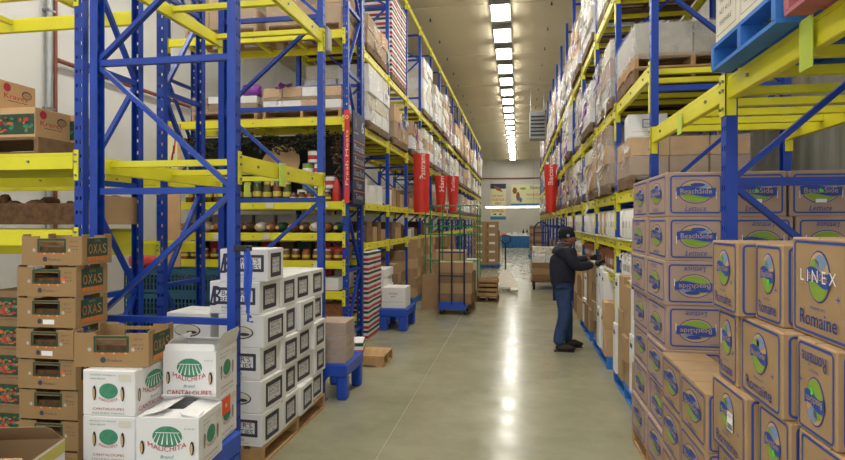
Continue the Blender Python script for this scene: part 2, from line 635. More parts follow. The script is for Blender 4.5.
# B and C: racks standing crosswise, facing the camera
XB = -3.38
rb = Rack('pallet_rack', 'crosswise blue rack holding the red-print vegetable cartons and a long brown tray', (XB, 3.9, 0), 0, .72)
for x in (0, -2.6):
    rb.frame(x, 5.2, nodes=(.25, 1.17, 2.1, 3.02, 3.95, 4.8))
for z in (1.655, 2.26, 3.62):
    rb.beam(0, -2.6, z, .13)
    for f in (.15, .5, .85):
        rb.sup(-2.6*f, z+.05)
rc = Rack('pallet_rack', 'crosswise blue rack behind the vegetable carton rack, next to the dark crates', (-3.34, 4.86, 0), 0, .72)
for x in (0, -2.6):
    rc.frame(x, 5.2, nodes=(.25, 1.17, 2.1, 3.02, 3.95, 4.8), first=1)
for z in (1.52, 2.19):
    rc.beam(0, -2.6, z, .12)
    for f in (.15, .5, .85):
        rc.sup(-2.6*f, z+.04)
# D: grocery rack facing the camera, its end carries the navy meat sign
XD0, XD1, YD, DD = -5.03, -2.33, 7.45, .75
rd = Rack('grocery_rack', 'blue and yellow grocery rack of jars and cans beside the navy sign', (XD1, YD, 0), 0, DD)
for x in (0, XD0-XD1):
    rd.frame(x, 6.0, nodes=(.2, 1.1, 2.02, 2.94, 3.86, 4.78, 5.6))
for z in (.36, .77, 1.19, 1.575, 2.01, 3.17, 4.37):
    rd.beam(0, XD0-XD1, z, .11)
    for f in (.08, .3, .52, .74, .93):
        rd.sup((XD0-XD1)*f, z+.04)
for z in (.36, .77, 1.19, 1.575, 2.01):
    MB().box(XD0-XD1+.06, -.06, .03, DD-.03, .045, .055).build('shelf_deck', 'wood_dark', rd.o, (0, 0, z))
for i, (x, z) in enumerate(((-.3, 2.01), (-1.1, 2.01), (-.35, 1.575), (-1.15, 1.575), (-1.9, 1.575), (-.4, 1.19), (-1.2, .77))):
    MB().box(-.055, .055, -.006, 0, -.035, .035).build('price_card', 'carton_cream', rd.o, (x, 0, z))
# left row along the aisle, from the meat sign to the far end
XLR = -2.31
rl = Rack('pallet_rack', 'long blue and yellow pallet rack running back from the navy sign', (XLR, 0, 0), PI/2, 1.07)
LB = 1.72
LY = [8.31+LB*k for k in range(17)]
for k, y in enumerate(LY):
    rl.frame(y, 6.5, holes=k < 3, nodes=(.2, 1.1, 2.02, 2.94, 3.86, 4.78, 5.7, 6.3) if k < 9 else (.2, 1.6, 3.0, 4.4, 5.8))
    if k:
        for z in (1.40, 2.02, 3.17, 4.37, 6.42):
            rl.beam(LY[k-1], y, z, .11, rear=z > 2 and z < 6, far=k > 4)
            if k < 9 and z < 6:
                for f in (.2, .5, .8):
                    rl.sup(LY[k-1]+LB*f, z+.04)
for k in range(4):
    for z in (1.40, 2.02):
        MB().box(.06, LB-.06, .02, 1.0, .045, .052).build('shelf_deck', 'wood_dark', rl.o, (LY[k], 0, z))
# right row along the aisle
XRR = 1.118
rr = Rack('pallet_rack', 'long blue and yellow pallet rack on the side where the man works', (XRR, 0, 0), -PI/2, 1.09)
RY = [1.6+BAY*k for k in range(17)]
for k, y in enumerate(RY):
    rr.frame(-y, 6.5, holes=k < 5, nodes=(.18, 1.09, 2.0, 2.92, 3.83, 4.75, 5.6, 6.3) if k < 8 else (.2, 1.6, 3.0, 4.4, 5.8))
    if k:
        lv = (2.51, 4.45) if k < 3 else (2.05, 3.08, 4.45)
        for z in lv:
            rr.beam(-RY[k-1], -y, z, .12, far=k > 6, long=k > 2)
            if k < 10:
                for f in ((.08, .27, .46, .65, .84) if k < 4 else (.2, .5, .8)):
                    rr.sup(-RY[k-1]-BAY*f, z+.04)
        if 3 <= k <= 7:
            for z in (1.12, 1.53):
                rr.beam(-RY[k-1], -y, z, .11, far=k > 5, long=True)
                MB().box(-BAY+.06, -.06, -.012, .6, .052, .066).build('shelf_deck', 'wire_deck', rr.o, (-RY[k-1], 0, z))
MB().box(-.05, .05, 0, .005, -.2, .0).build('paper_tag', 'tag_green', rr.o, (-2.42, -.014, 2.575))
MB().box(-.05, .05, 0, .005, -.14, .0).build('paper_tag', 'tag_green', rr.o, (-4.17, -.014, 2.53))

# ------------------------------------------------------------------ cartons
def body_mesh(size, mat, tape=True):
    def f():
        sx, sy, sz = size
        b = MB().box(-sx/2, sx/2, -sy/2, sy/2, 0, sz, 0, ch=.005)
        if tape:
            b.box(-sx/2, sx/2, -.003, .003, sz-.002, sz+.0006, 1)
        return b.mesh('carton', [mat, 'tan_dark' if 'tan' in mat else 'carton_grey'])
    return shared(('carton', size, mat, tape), f)
def carton(name, label, size, mat, loc, rz=0, prints=(), group=None, cat='carton', tape=True):
    o = put(name, body_mesh(size, mat, tape), None, loc, rz)
    tag(o, label, cat, group)
    for p in prints:
        put(p.name.split('.')[0], p, o)
    return o

def lettuce_print(face, size, flip=False, sticker=False):
    def f():
        p = Print(face, size)
        p.flip = flip
        w, h = p.w, p.h
        p.ring(-w*.44, w*.44, h*.07, h*.93, .01, .022, 0)
        cy = h*.56
        ra, rb = min(w*.3, .13), h*.27
        p.ell(0, cy, ra, rb, 0)
        p.layer()
        p.ell(0, cy, ra*.95, rb*.93, 2)
        p.layer()
        p.ell(0, cy, ra*.9, rb*.86, 1, lo=-1, hi=-.05)
        p.ell(-ra*.3, cy+rb*.4, ra*.38, rb*.2, 1)
        p.ell(ra*.25, cy+rb*.45, ra*.5, rb*.22, 3)
        p.layer()
        p.ell(ra*.1, cy+rb*.56, ra*.42, rb*.16, 0)
        p.layer()
        n = 12
        pts = [(-ra*1.12+2.24*ra*i/n, cy-rb*.32+rb*.12*math.sin(i/n*6)) for i in range(n+1)]
        pts += [(ra*1.12-2.24*ra*i/n, cy+rb*.36+rb*.12*math.sin((n-i)/n*6)) for i in range(n+1)]
        p.poly(pts, 0)
        p.layer()
        p.txt('BeachSide', 0, cy+.003, ra*1.8, rb*.42, 2)
        p.txt('Lettuce', 0, h*.185, min(w*.36, .16), h*.12, 0, skew=.25)
        if face == 'front':
            for s in (-1, 1):
                p.rect(s*w*.34-.002, s*w*.34+.002, h*.4, h*.56, 4)
            p.txt('o.o.o', -w*.3, h*.85, w*.12, h*.03, 0)
        if sticker:
            p.layer()
            p.ell(0, cy, .011, .011, 5, n=10)
            p.rect(-.03, .03, h*.3, h*.38, 4)
        return p.mesh('printed_logo', ['print_blue', 'print_green', 'tan_light', 'print_light_blue', 'paper_white', 'sticker_green'])
    return shared(('let', face, size, flip, sticker), f)

def romaine_print(face, size, flip=False, extra=None):
    def f():
        p = Print(face, size)
        p.flip = flip
        w, h = p.w, p.h
        p.ring(-w*.45, w*.45, h*.03, h*.97, .009, .02, 0)
        if extra == 'blank':
            return p.mesh('printed_border', ['print_blue'])
        cy = h*.62
        ra, rb = min(w*.24, .075), h*.26
        p.ell(0, cy, ra, rb, 0)
        p.layer()
        p.ell(0, cy, ra*.92, rb*.94, 2)
        p.layer()
        p.ell(0, cy, ra*.88, rb*.9, 1, lo=-1, hi=-.15)
        p.ell(-ra*.3, cy+rb*.45, ra*.4, rb*.22, 1)
        p.ell(ra*.2, cy+rb*.55, ra*.5, rb*.3, 3)
        p.layer()
        n = 10
        pts = [(-ra*1.05+2.1*ra*i/n, cy-rb*.3+rb*.12*math.sin(i/n*6)) for i in range(n+1)]
        pts += [(ra*1.05-2.1*ra*i/n, cy+rb*.25+rb*.12*math.sin((n-i)/n*6)) for i in range(n+1)]
        p.poly(pts, 0)
        p.layer()
        p.txt('BeachSide', 0, cy, ra*1.7, rb*.3, 2)
        p.txt('PREMIUM', 0, h*.3, w*.24, h*.03, 0)
        p.txt('Romaine', 0, h*.19, w*.62, h*.15, 0)
        p.txt('Romaine', .0015, h*.192, w*.62, h*.15, 0)
        p.txt('+', w*.33, h*.44, .025, .02, 0)
        if extra == 'label':
            p.rect(.01, .075, h*.4, h*.66, 4)
            p.layer()
            for i in range(9):
                p.rect(.017+.006*i, .0195+.006*i, h*.42, h*.5, 6)
        if extra == 'green':
            p.ell(w*.05, cy-rb*.4, .009, .014, 5, n=10)
        if extra == 'gloss':
            p.rect(-w*.3, -w*.26, h*.5, h*.72, 4)
        if extra == 'line':
            p.txt('L I N E X', 0, h*.62, w*.6, h*.12, 4)
        return p.mesh('printed_logo', ['print_blue', 'print_green', 'tan_light', 'print_light_blue', 'paper_white', 'sticker_green', 'black'])
    return shared(('rom', face, size, flip, extra), f)

def pallet_mesh(sx, sy, mat, m2=None):
    def f():
        b = MB()
        for x in (-sx/2+.02, 0, sx/2-.02):
            b.box(x-.02, x+.02, -sy/2, sy/2, .018, .115, 0)
        n = 7
        for i in range(n):
            y = -sy/2+.05+(sy-.1)*i/(n-1)
            b.box(-sx/2, sx/2, y-.05, y+.05, .115, .135, 0)
        for y in (-sy/2+.05, 0, sy/2-.05):
            b.box(-sx/2, sx/2, y-.05, y+.05, 0, .018, 0)
        return b.mesh('pallet', mat)
    return shared(('pallet', sx, sy, mat), f)
def pallet(label, loc, rz=0, sx=1.0, sy=1.2, mat='wood', group='pallets on the floor'):
    """a pallet with its boards as parts; stringers run along local y"""
    t = thing('pallet', label, 'pallet', loc, rz, group)
    sm = shared(('str', sy, mat), lambda: MB().box(-.02, .02, -sy/2, sy/2, .018, .115).mesh('stringer', mat))
    for x in (-sx/2+.02, 0, sx/2-.02):
        put('stringer', sm, t, (x, 0, 0))
    tm = shared(('tb', sx, mat), lambda: MB().box(-sx/2, sx/2, -.048, .048, 0, .02).mesh('top_board', mat))
    n = 7
    for i in range(n):
        put('top_board', tm, t, (0, -sy/2+.05+(sy-.1)*i/(n-1), .115))
    bm = shared(('bb', sx, mat), lambda: MB().box(-sx/2, sx/2, -.048, .048, 0, .018).mesh('bottom_board', mat))
    for y in (-sy/2+.05, 0, sy/2-.05):
        put('bottom_board', bm, t, (0, y, 0))
    return t

# --- lettuce stack in the first bay of the man's rack
LS = (.345, .52, .279)
pallet('wooden pallet under the tall lettuce carton stack', (.92+.53, 3.77+.53, 0), PI/2, 1.06, 1.06)
cols = ['aisle-side', 'middle', 'innermost']
for r in range(7):
    z = .137+r*.2795
    up = 6-r
    for c in range(3):
        flip = (up in (2, 3, 5)) if c == 0 else (up % 3 == 1)
        jx = random.uniform(-.008, .008)+(.012 if up % 2 else 0)
        x = .92+LS[0]/2+c*(LS[0]+.012)+jx+(.02 if c and up == 1 else 0)
        carton('lettuce_carton', f'tan lettuce carton, {ORD[up]} layer from the top, {cols[c]} front column of the tall stack', LS, 'tan_pink',
               (x, 3.77+LS[1]/2+random.uniform(-.008, .008), z), 0,
               [lettuce_print('front', LS, flip, c > 0 and up == 0), lettuce_print('left', LS, flip)], 'lettuce cartons')
    carton('lettuce_carton', f'tan lettuce carton, {ORD[up]} layer from the top, rear aisle-side column of the tall stack', LS, 'tan_pink',
           (.92+LS[0]/2+random.uniform(-.01, .012), 4.295+LS[1]/2+.006, z), 0, [lettuce_print('left', LS, up % 2 == 1)], 'lettuce cartons')
# --- the low stack in front of it
LL = (.25, .43, .279)
pallet('dark wooden pallet under the low lettuce carton stack', (1.005, 3.07, 0), 0, .27, .93, 'wood_dark')
for r in range(3):
    z = .137+r*.2795
    for c, y in enumerate((2.83, 3.27)):
        carton('lettuce_carton', f'tan lettuce carton, {ORD[2-r]} layer from the top, {["near", "far"][c]} end of the low stack', LL, 'tan',
               (.87+LL[0]/2+(.01 if c else 0), y+LL[1]/2, z), 0,
               [lettuce_print('left', LL), romaine_print('front', LL, extra='blank')], 'lettuce cartons')
# --- romaine stack in front
pallet('wooden pallet under the romaine carton stack', (1.36, 2.12, 0), PI/2, 1.44, .95)
H = .31
rows = [  # from the top: (y_far, width, x offset, extra)
    [(2.85, .32, 0, None), (2.525, .235, .065, 'green'), (2.285, .40, .095, 'line'), (1.88, .40, .15, None)],
    [(2.82, .22, .02, 'gloss'), (2.595, .405, .03, None), (2.165, .255, .06, 'green'), (1.885, .40, .085, 'gloss')],
    [(2.85, .40, .0, 'label'), (2.43, .26, .04, 'green'), (2.15, .405, .06, None), (1.73, .26, .08, None)],
    [(2.84, .25, .02, None), (2.58, .405, .03, None), (2.165, .255, .05, None), (1.9, .40, .06, None)],
    [(2.85, .405, .02, None), (2.43, .255, .03, None), (2.16, .405, .05, None), (1.74, .26, .06, None)]]
for r, row in enumerate(rows):
    z = .137+(4-r)*(H+.002)
    for i, (yf, wd, xo, ex) in enumerate(row):
        S = (.40, wd-.006, H+(.03 if ex == 'line' else 0))
        flip = (r == 1 and i in (2,))
        carton('romaine_carton', f'tan romaine carton, {ORD[r]} layer from the top, {ORD[i]} from the far end of its stack', S, 'tan',
               (.9+xo+.2, yf-wd/2, z), math.radians(random.uniform(-1.2, 1.2)),
               [romaine_print('left', S, flip, ex), romaine_print('front', S, extra='blank')], 'romaine cartons')
        if r == 0:
            for sx_ in (-.05, .06):
                pass

# --- white potato cartons in rack bay A
def baker_print(face, size, kind):
    def f():
        p = Print(face, size)
        w, h = p.w, p.h
        if kind == 'side':
            rot = .0
            p.ring(-w*.33, w*.33, h*.12, h*.86, .032, .004, 0, n=1)
            for i, t in enumerate(("BAKER'S", 'BEAUTIES', 'POTATOES', 'U.S. No 1')):
                p.txt(t, 0, h*(.69-.13*i), w*.4, h*.1, 0)
        elif kind == 'front':
            p.ring(-w*.42, w*.42, h*.3, h*.82, .022, .004, 0, n=1)
            p.txt("BAKER'S", w*.03, h*.64, w*.56, h*.16, 1)
            p.txt('BEAUTIES', w*.02, h*.44, w*.62, h*.16, 1)
            p.layer()
            p.txt('B', -w*.36, h*.56, w*.2, h*.6, 1, skew=.2)
            p.txt('POTATOES', -w*.05, h*.2, w*.4, h*.07, 1)
            p.txt('PRODUCT OF U.S.A.', 0, h*.1, w*.5, h*.03, 0)
            p.rect(w*.1, w*.35, h*.74, h*.75, 2)
        else:
            p.ell(-w*.02, h*.45, w*.3, h*.2, 0, 20)
            p.layer()
            p.ell(-w*.03, h*.46, w*.28, h*.175, 3, 20)
            p.layer()
            p.ell(w*.08, h*.4, w*.12, h*.05, 0, 16)
        return p.mesh('printed_label', ['print_dark', 'print_navy', 'print_orange', 'carton_cream'])
    return shared(('bak', face, size, kind), f)
pallet('wooden pallet under the white potato carton stack', (-2.33, 4.53, 0), PI/2, 1.34, 1.0)
PH = .24
kk = 0
for r in range(5):
    z = .137+r*(PH+.001)
    up = ORD[4-r]
    if r % 2 == 0:
        ys = [(3.865, .33), (4.20, .33), (4.535, .33), (4.87, .33)]; dx = .4
    else:
        ys = [(3.865, .40), (4.27, .26), (4.535, .40), (4.94, .26)]; dx = .36
    for i, (y, wd) in enumerate(ys):
        S = (dx, wd-.004, PH)
        carton('potato_carton', f'white potato carton at the aisle, {up} full layer from the top, {ORD[i]} from the front', S, 'carton_white',
               (-1.83-dx/2+random.uniform(-.035, .015), y+wd/2, z), math.radians(random.uniform(-3, 3)),
               [baker_print('right', S, 'side')]+([baker_print('front', S, 'front' if r % 2 == 0 else 'potato')] if i == 0 else []), 'white potato cartons')
    for i in range(2):          # second column further in, seen through the rack frame
        if r > 3-i:
            continue
        S = (.36, .33, PH)
        carton('potato_carton', f'white potato carton inside the rack, {up} full layer from the top, {["front", "inner"][i]} place', S, 'carton_white',
               (-2.245-.19-.375*i, 3.88+.165+.02*i, z), 0, [baker_print('front', S, 'front' if (r+i) % 2 == 0 else 'potato')], 'white potato cartons')
S = (.37, .30, PH)
carton('potato_carton', 'single white potato carton on the very top of its stack', S, 'carton_white', (-1.99, 3.98+.04, .137+5*(PH+.001)), math.radians(2),
       [baker_print('front', S, 'front'), baker_print('right', S, 'side')], 'white potato cartons')
for i, (y, x) in enumerate(((4.42, -2.02), (4.79, -2.02), (4.42, -2.4))):
    pass
# blue straps hanging from the front post
t = thing('hanging_straps', 'bundle of light blue plastic straps hanging on the front rack post', 'straps', (-1.87, 3.6, 1.6))
for i in range(5):
    a = i*.012
    pts = [(.03+a, -.01*i, .0), (.045+a, -.02, -.12), (.03+a, -.012*i, -.25-.06*i), (.04+a, .0, -.38-.03*i)]
    MB().tube(pts, .008, 6).build('strap', 'plastic_blue', t, smooth=60)
MB().box(-.04, .07, -.03, .035, -.02, .02, ch=.006).build('buckle', 'black', t)

# --- brown produce crates
CS = (.41, .29, .19)
def crate_mesh(size):
    sx, sy, sz = size
    b = MB()
    tck = .007
    hx, hy = sx/2, sy/2
    # long sides with a notch along the top and a window
    for s in (-1, 1):
        y0, y1 = sorted((s*hy, s*(hy-tck)))
        wx = .085; z0, z1 = .085, .15
        b.box(-hx, -wx, y0, y1, 0, sz-.006)
        b.box(wx, hx, y0, y1, 0, sz-.006)
        b.box(-wx, wx, y0, y1, 0, z0)
        b.box(-wx, wx, y0, y1, z1, sz-.02)
    for s in (-1, 1):
        x0, x1 = sorted((s*hx, s*(hx-tck)))
        b.box(x0, x1, -hy+tck, hy-tck, 0, sz-.03)
        for q in (-1, 1):
            y0, y1 = sorted((q*(hy-tck), q*(hy-.07)))
            b.box(x0, x1, y0, y1, sz-.03, sz+.005)
    b.box(-hx+tck, hx-tck, -hy+tck, hy-tck, 0, tck)
    return b.mesh('crate', 'crate_brown')
def crate_print_front(size, sticker):
    def f():
        p = Print('front', size)
        p.ring(-.098, .098, .078, .168, .013, .003, 0, n=1)
        p.rect(-.098, .098, .066, .078, 1)
        p.ell(-.045, .038, .016, .016, 2, 12)
        p.txt('Produce', .02, .036, .08, .016, 2)
        p.txt('NET WT', .15, .15, .05, .009, 2)
        p.txt('KEEP COOL', .15, .12, .06, .008, 2)
        p.txt('- - -', .15, .1, .05, .005, 2)
        for s in (-1, 1):
            p.ell(s*.12, .095, .011, .011, 5, 10)
        p.layer()
        for i in range(6):
            p.ell(-.08+.032*i, .074, .008, .006, 4 if i % 2 else 1, 8)
        if sticker == 1:
            p.rect(-.02, .06, .02, .05, 3)
        if sticker == 2:
            p.rect(.1, .13, .1, .118, 6)
        return p.mesh('printed_panel', ['print_dark_green', 'print_orange', 'print_dark', 'paper_white', 'tan_light', 'carton_grey', 'sticker_orange'])
    return shared(('crf', size, sticker), f)
def crate_print_end(size):
    def f():
        p = Print('right', size)
        p.rect(-.1, .1, .022, .168, 0)
        p.layer()
        p.rect(-.1, .1, .022, .05, 1)
        for i, ch in enumerate('OXAS'):
            p.txt(ch, -.068+.045*i, .1, .038, .062, 3 if i % 2 else 2)
        p.txt('COOL', 0, .152, .06, .014, 3)
        return p.mesh('printed_end', ['print_dark_green', 'print_orange', 'print_orange', 'tan'])
    return shared(('cre', size), f)
CRM = crate_mesh(CS)
def crate(label, loc, rz, st):
    o = put('produce_crate', CRM, None, loc, rz)
    tag(o, label, 'crate', 'brown produce crates')
    put('printed_panel', crate_print_front(CS, st), o)
    put('printed_end', crate_print_end(CS), o)
    m = shared(('crfill',), lambda: MB().box(-.19, .19, -.13, .13, .01, .115).mesh('produce_layer', 'produce'))
    put('produce_layer', m, o)
    return o
pallet('dark wooden pallet under the tall brown crate stack', (-2.92, 3.28, 0), 0, .6, .4, 'wood_dark')
for r in range(8):
    j = [0, 0, .0, .012, .03, .02, .02, .0][r]
    crate(f'brown open produce crate, {ORD[7-r]} from the top of the tall crate stack', (-2.945+j*.2+(.02 if r > 6 else 0), 3.285-j, .137+r*.1956), math.radians((2, 3, 2, 1, 0, 1.5, 2.5, 4)[r]), (0, 0, 0, 2, 1, 1, 2, 0)[r])
# vegetable cartons with red lettering
KS = (.52, .36, .24)
def krave_print(face, size):
    def f():
        p = Print(face, size)
        w, h = p.w, p.h
        if face == 'front':
            p.rect(-w*.5+.004, w*.49, h*.1, h*.78, 0)
            p.layer()
            rnd = random.Random(3)
            for i in range(60):
                a = rnd.uniform(-w*.45, w*.42); b = rnd.uniform(h*.2, h*.64)
                p.ell(a, b, rnd.uniform(.01, .035), rnd.uniform(.008, .018), rnd.choice((1, 2, 0, 0, 3, 2)), 10)
        else:
            p.ell(-w*.28, h*.78, .035, .035, 1, 14)
            p.txt('Kraves', -w*.05, h*.5, w*.62, h*.17, 1)
            p.txt('~~~', 0, h*.34, w*.5, h*.04, 4)
            p.layer()
            p.ell(w*.24, h*.64, .05, .035, 4, 14)
            p.layer()
            p.ell(w*.24, h*.63, .042, .027, 5, 14)
        return p.mesh('printed_picture', ['print_dark_green', 'print_red', 'field_green', 'print_orange', 'print_dark', 'tan'])
    return shared(('kra', face, size), f)
KP = [krave_print('front', KS), krave_print('right', KS)]
pallet('weathered pallet on the upper beam under the red-print vegetable cartons', (-4.72, 4.26, 2.325), 0, 1.9, .66, 'wood_dark')
carton('vegetable_carton', 'tan carton with red lettering and vegetable picture, beside the blue post', KS, 'tan_light', (-4.06, 4.11, 2.46), 0, KP, 'red-print vegetable cartons')
carton('vegetable_carton', 'tan carton with a vegetable picture at the picture edge, lower tier', KS, 'tan_light', (-4.62, 4.11, 2.46), 0, KP, 'red-print vegetable cartons')
carton('vegetable_carton', 'tan carton with a vegetable picture stacked on top of two others', KS, 'tan_light', (-4.4, 4.11, 2.701), 0, KP, 'red-print vegetable cartons')
carton('vegetable_carton', 'tan carton with red lettering half hidden behind the blue post', KS, 'tan_light', (-4.02, 4.475, 2.46), 0, KP, 'red-print vegetable cartons')
for r in range(5):
    carton('vegetable_carton', f'dark vegetable-picture carton on the floor behind the crates, {ORD[4-r]} from the top', KS, 'tan_dark',
           (-4.12+.015*(r % 2), 4.25, r*.241), 0, KP, 'floor stack of vegetable cartons')
# long brown tray of roots on the lower beam of that rack
t = thing('long_tray', 'long low brown tray heaped with dark roots on the rack beam', 'tray', (-4.35, 4.28, 1.76))
MB().box(-.95, .95, -.33, .33, 0, .01).build('floor_board', 'produce', t)
for y in (-.335, .325):
    MB().box(-.96, .96, y, y+.01, 0, .17).build('side_wall', 'produce', t)
for x in (-.96, .95):
    MB().box(x, x+.01, -.325, .325, 0, .24).build('end_wall', 'tan', t)
rn = random.Random(5)
for i in range(34):
    x, y = rn.uniform(-.88, .88), rn.uniform(-.27, .27)
    tag(MB().ball((0, 0, 0), rn.uniform(.06, .1), rn.uniform(.045, .07), rn.uniform(.045, .065), 8, 6,
        fn=lambda q, p: p*(1+.25*noise.noise(q*2+Vector((i, 0, 0))))).build('root_vegetable', 'produce', None, (-4.35+x, 4.28+y, 1.76+.1+.05*(i % 3)), rn.uniform(0, 3), smooth=80),
        'dark knobbly root vegetable heaped in the long brown tray', 'root vegetable', 'roots in the long tray')

# --- cantaloupe cartons on blue platforms
def cant_print(face, size, small=False, sticker=False):
    def f():
        p = Print(face, size)
        w, h = p.w, p.h
        if not small:
            cy = h*.66
            ra, rb = w*.24, h*.2
            p.ell(0, cy, ra, rb, 0, 24)
            p.layer()
            for i in range(-3, 4):
                p.poly([(i*ra*.22-.001, cy+rb*.35), (i*ra*.22+.001, cy+rb*.35), (i*ra*.36+.004, cy-rb*.75), (i*ra*.36-.004, cy-rb*.75)], 1)
            p.rect(-ra*.8, ra*.8, cy+rb*.36, cy+rb*.42, 1)
            p.layer()
            p.txt('MALICHITA', 0, h*.43, w*.62, h*.1, 2, arc=h*.1)
            p.txt('Brand', 0, h*.28, w*.2, h*.06, 3, skew=.3)
            p.txt('CANTALOUPES', 0, h*.14, w*.84, h*.1, 2)
            for s in (-1, 1):
                p.ell(s*w*.4, h*.45, .012, .036, 4, 14)
                p.layer()
                p.ell(s*w*.4-.003, h*.44, .007, .028, 5, 14)
            p.txt('o-o-o', w*.36, h*.82, w*.16, h*.025, 0)
        else:
            p.ell(w*.0, h*.55, w*.18, h*.17, 0, 20)
            p.layer()
            p.txt('MALICHITA', 0, h*.34, w*.36, h*.06, 2, arc=h*.05)
            p.txt('CANTALOUPES', 0, h*.16, w*.6, h*.05, 2)
            for s in (-1, 1):
                p.ell(s*w*.27, h*.5, .011, .04, 4, 14)
                p.layer()
                p.ell(s*w*.27-.003, h*.48, .007, .03, 5, 14)
            p.txt('FRESH MELONS', -w*.2, h*.82, w*.3, h*.03, 3)
            p.txt('PRODUCT OF MEXICO', -w*.1, h*.9, w*.5, h*.03, 3)
            p.txt('PACKED FRESH', 0, h*.07, w*.6, h*.03, 3)
            p.rect(w*.2, w*.42, h*.78, h*.92, 6)
        if sticker:
            p.rect(-w*.3, w*.14, h*.56, h*.92, 7)
            p.layer()
            p.ell(-w*.08, h*.74, .012, .014, 8, 10)
        return p.mesh('printed_label', ['field_green', 'paper_white', 'print_red', 'teal_text', 'black', 'tan_light', 'carton_cream', 'sticker_orange', 'carton_cream'])
    return shared(('can', face, size, small, sticker), f)
def platform(label, loc, sx, sy, h, rz=0, open_=.55):
    t = thing('plastic_platform', label, 'platform', loc, rz, 'blue plastic platforms')
    b = MB().box(-sx/2, sx/2, -sy/2, sy/2, h-.13, h-.004, ch=.012)
    b.build('deck', 'plastic_blue', t, smooth=30)
    for i in range(5):
        y = -sy/2+sy*(i+.5)/5
        MB().box(-sx/2+.03, sx/2-.03, y-sy*.07, y+sy*.07, h-.006, h, ch=.002).build('deck_rib', 'plastic_blue', t)
    lw = min(sx, sy)*.3
    for x in (-1, 1):
        for y in (-1, 1):
            x0, x1 = sorted((x*(sx/2-.006), x*(sx/2-lw))); y0, y1 = sorted((y*(sy/2-.006), y*(sy/2-lw)))
            MB().box(x0, x1, y0, y1, 0, h-.128, ch=.014).build('leg', 'plastic_blue', t, smooth=30)
            # haunches that round the opening between the legs
            xs = x*(sx/2-lw); ys = y*(sy/2-.03)
            b = MB()
            b.add([(xs, ys-.022, h-.13), (xs-x*.05, ys-.022, h-.13), (xs, ys-.022, h-.21), (xs, ys+.022, h-.13), (xs-x*.05, ys+.022, h-.13), (xs, ys+.022, h-.21)],
                  [(0, 1, 2), (3, 5, 4), (0, 3, 4, 1), (1, 4, 5, 2), (2, 5, 3, 0)])
            b.build('haunch', 'plastic_blue', t)
    return t
platform('blue plastic platform under the front cantaloupe cartons', (-1.83, 2.98, 0), .3, .54, .5)
platform('blue plastic platform under the cantaloupe cartons that carry a brown crate', (-2.17, 2.87, 0), .29, .33, .5)
MS = (.30, .34, .244)
for r in range(2):
    carton('cantaloupe_carton', ['white cantaloupe carton at the bottom, below the lone brown crate', 'white cantaloupe carton directly under the lone brown crate'][r], MS, 'carton_white',
           (-2.16, 2.86, .5+.245*r), math.radians(3), [cant_print('front', MS, True), cant_print('right', MS)], 'cantaloupe cartons')
crate('brown open produce crate sitting alone on white cantaloupe cartons', (-2.2, 2.89, .992), math.radians(8), 0)
TS = (.31, .30, .27)
def open_carton(name, label, size, loc, rz, prints, flaps, mat='carton_white', inside='carton_white', group=None):
    sx, sy, sz = size
    t = .005
    b = MB()
    b.box(-sx/2, sx/2, -sy/2, -sy/2+t, 0, sz).box(-sx/2, sx/2, sy/2-t, sy/2, 0, sz)
    b.box(-sx/2, -sx/2+t, -sy/2+t, sy/2-t, 0, sz).box(sx/2-t, sx/2, -sy/2+t, sy/2-t, 0, sz)
    b.box(-sx/2+t, sx/2-t, -sy/2+t, sy/2-t, 0, t)
    o = tag(b.build(name, mat, None, loc, rz), label, 'carton', group)
    for p in prints:
        put(p.name.split('.')[0], p, o)
    for side, ang, ln in flaps:
        a = math.radians(ang)
        b = MB()
        n = 5
        if side in 'fb':
            s = -1 if side == 'f' else 1
            prof = [(s*(sy/2)+(-s)*ln*math.cos(a)*i/n, sz+ln*math.sin(a)*i/n) for i in range(n+1)]
            q = [(-sx/2+.01+(.02*(i == n)), sx/2-.01-(.02*(i == n))) for i in range(n+1)]
            vs = [(x, y, z+d) for d in (0, .004) for (y, z), xx in zip(prof, q) for x in xx]
        else:
            s = -1 if side == 'l' else 1
            prof = [(s*(sx/2)+(-s)*ln*math.cos(a)*i/n, sz+ln*math.sin(a)*i/n) for i in range(n+1)]
            q = [(-sy/2+.01+(.03*(i == n)), sy/2-.01-(.03*(i == n))) for i in range(n+1)]
            vs = [(x, y, z+d) for d in (0, .004) for (x, z), yy in zip(prof, q) for y in yy]
        fs = []
        m = 2*(n+1)
        for i in range(n):
            fs += [(2*i, 2*i+1, 2*i+3, 2*i+2), (m+2*i, m+2*i+2, m+2*i+3, m+2*i+1), (2*i, 2*i+2, m+2*i+2, m+2*i), (2*i+1, m+2*i+1, m+2*i+3, 2*i+3)]
        fs += [(0, m, m+1, 1), (2*n, 2*n+1, m+2*n+1, m+2*n)]
        b.add(vs, fs).build('flap', inside, o)
    return o
carton('cantaloupe_carton', 'white cantaloupe carton with an orange sticker, lower tier by the post', TS, 'carton_white', (-1.86, 3.1, .5), math.radians(6),
       [cant_print('front', TS), cant_print('right', TS, True, True)], 'cantaloupe cartons')
open_carton('cantaloupe_carton', 'open white cantaloupe carton on the upper tier with a raised side flap', TS, (-1.86, 3.1, .771), math.radians(6),
            [cant_print('front', TS), cant_print('right', TS, True)], [('r', 105, .1), ('f', 80, .04), ('l', 60, .07), ('b', 20, .12)], group='cantaloupe cartons')
ES = (.33, .29, .27)
eo = open_carton('cantaloupe_carton', 'open white cantaloupe carton on the lower tier, flaps spread, at the front', ES, (-1.79, 2.785, .5), math.radians(6),
            [cant_print('front', ES), cant_print('right', ES, True)], [('l', 15, .15), ('r', 10, .12), ('f', 8, .1), ('b', 35, .1)], group='cantaloupe cartons')
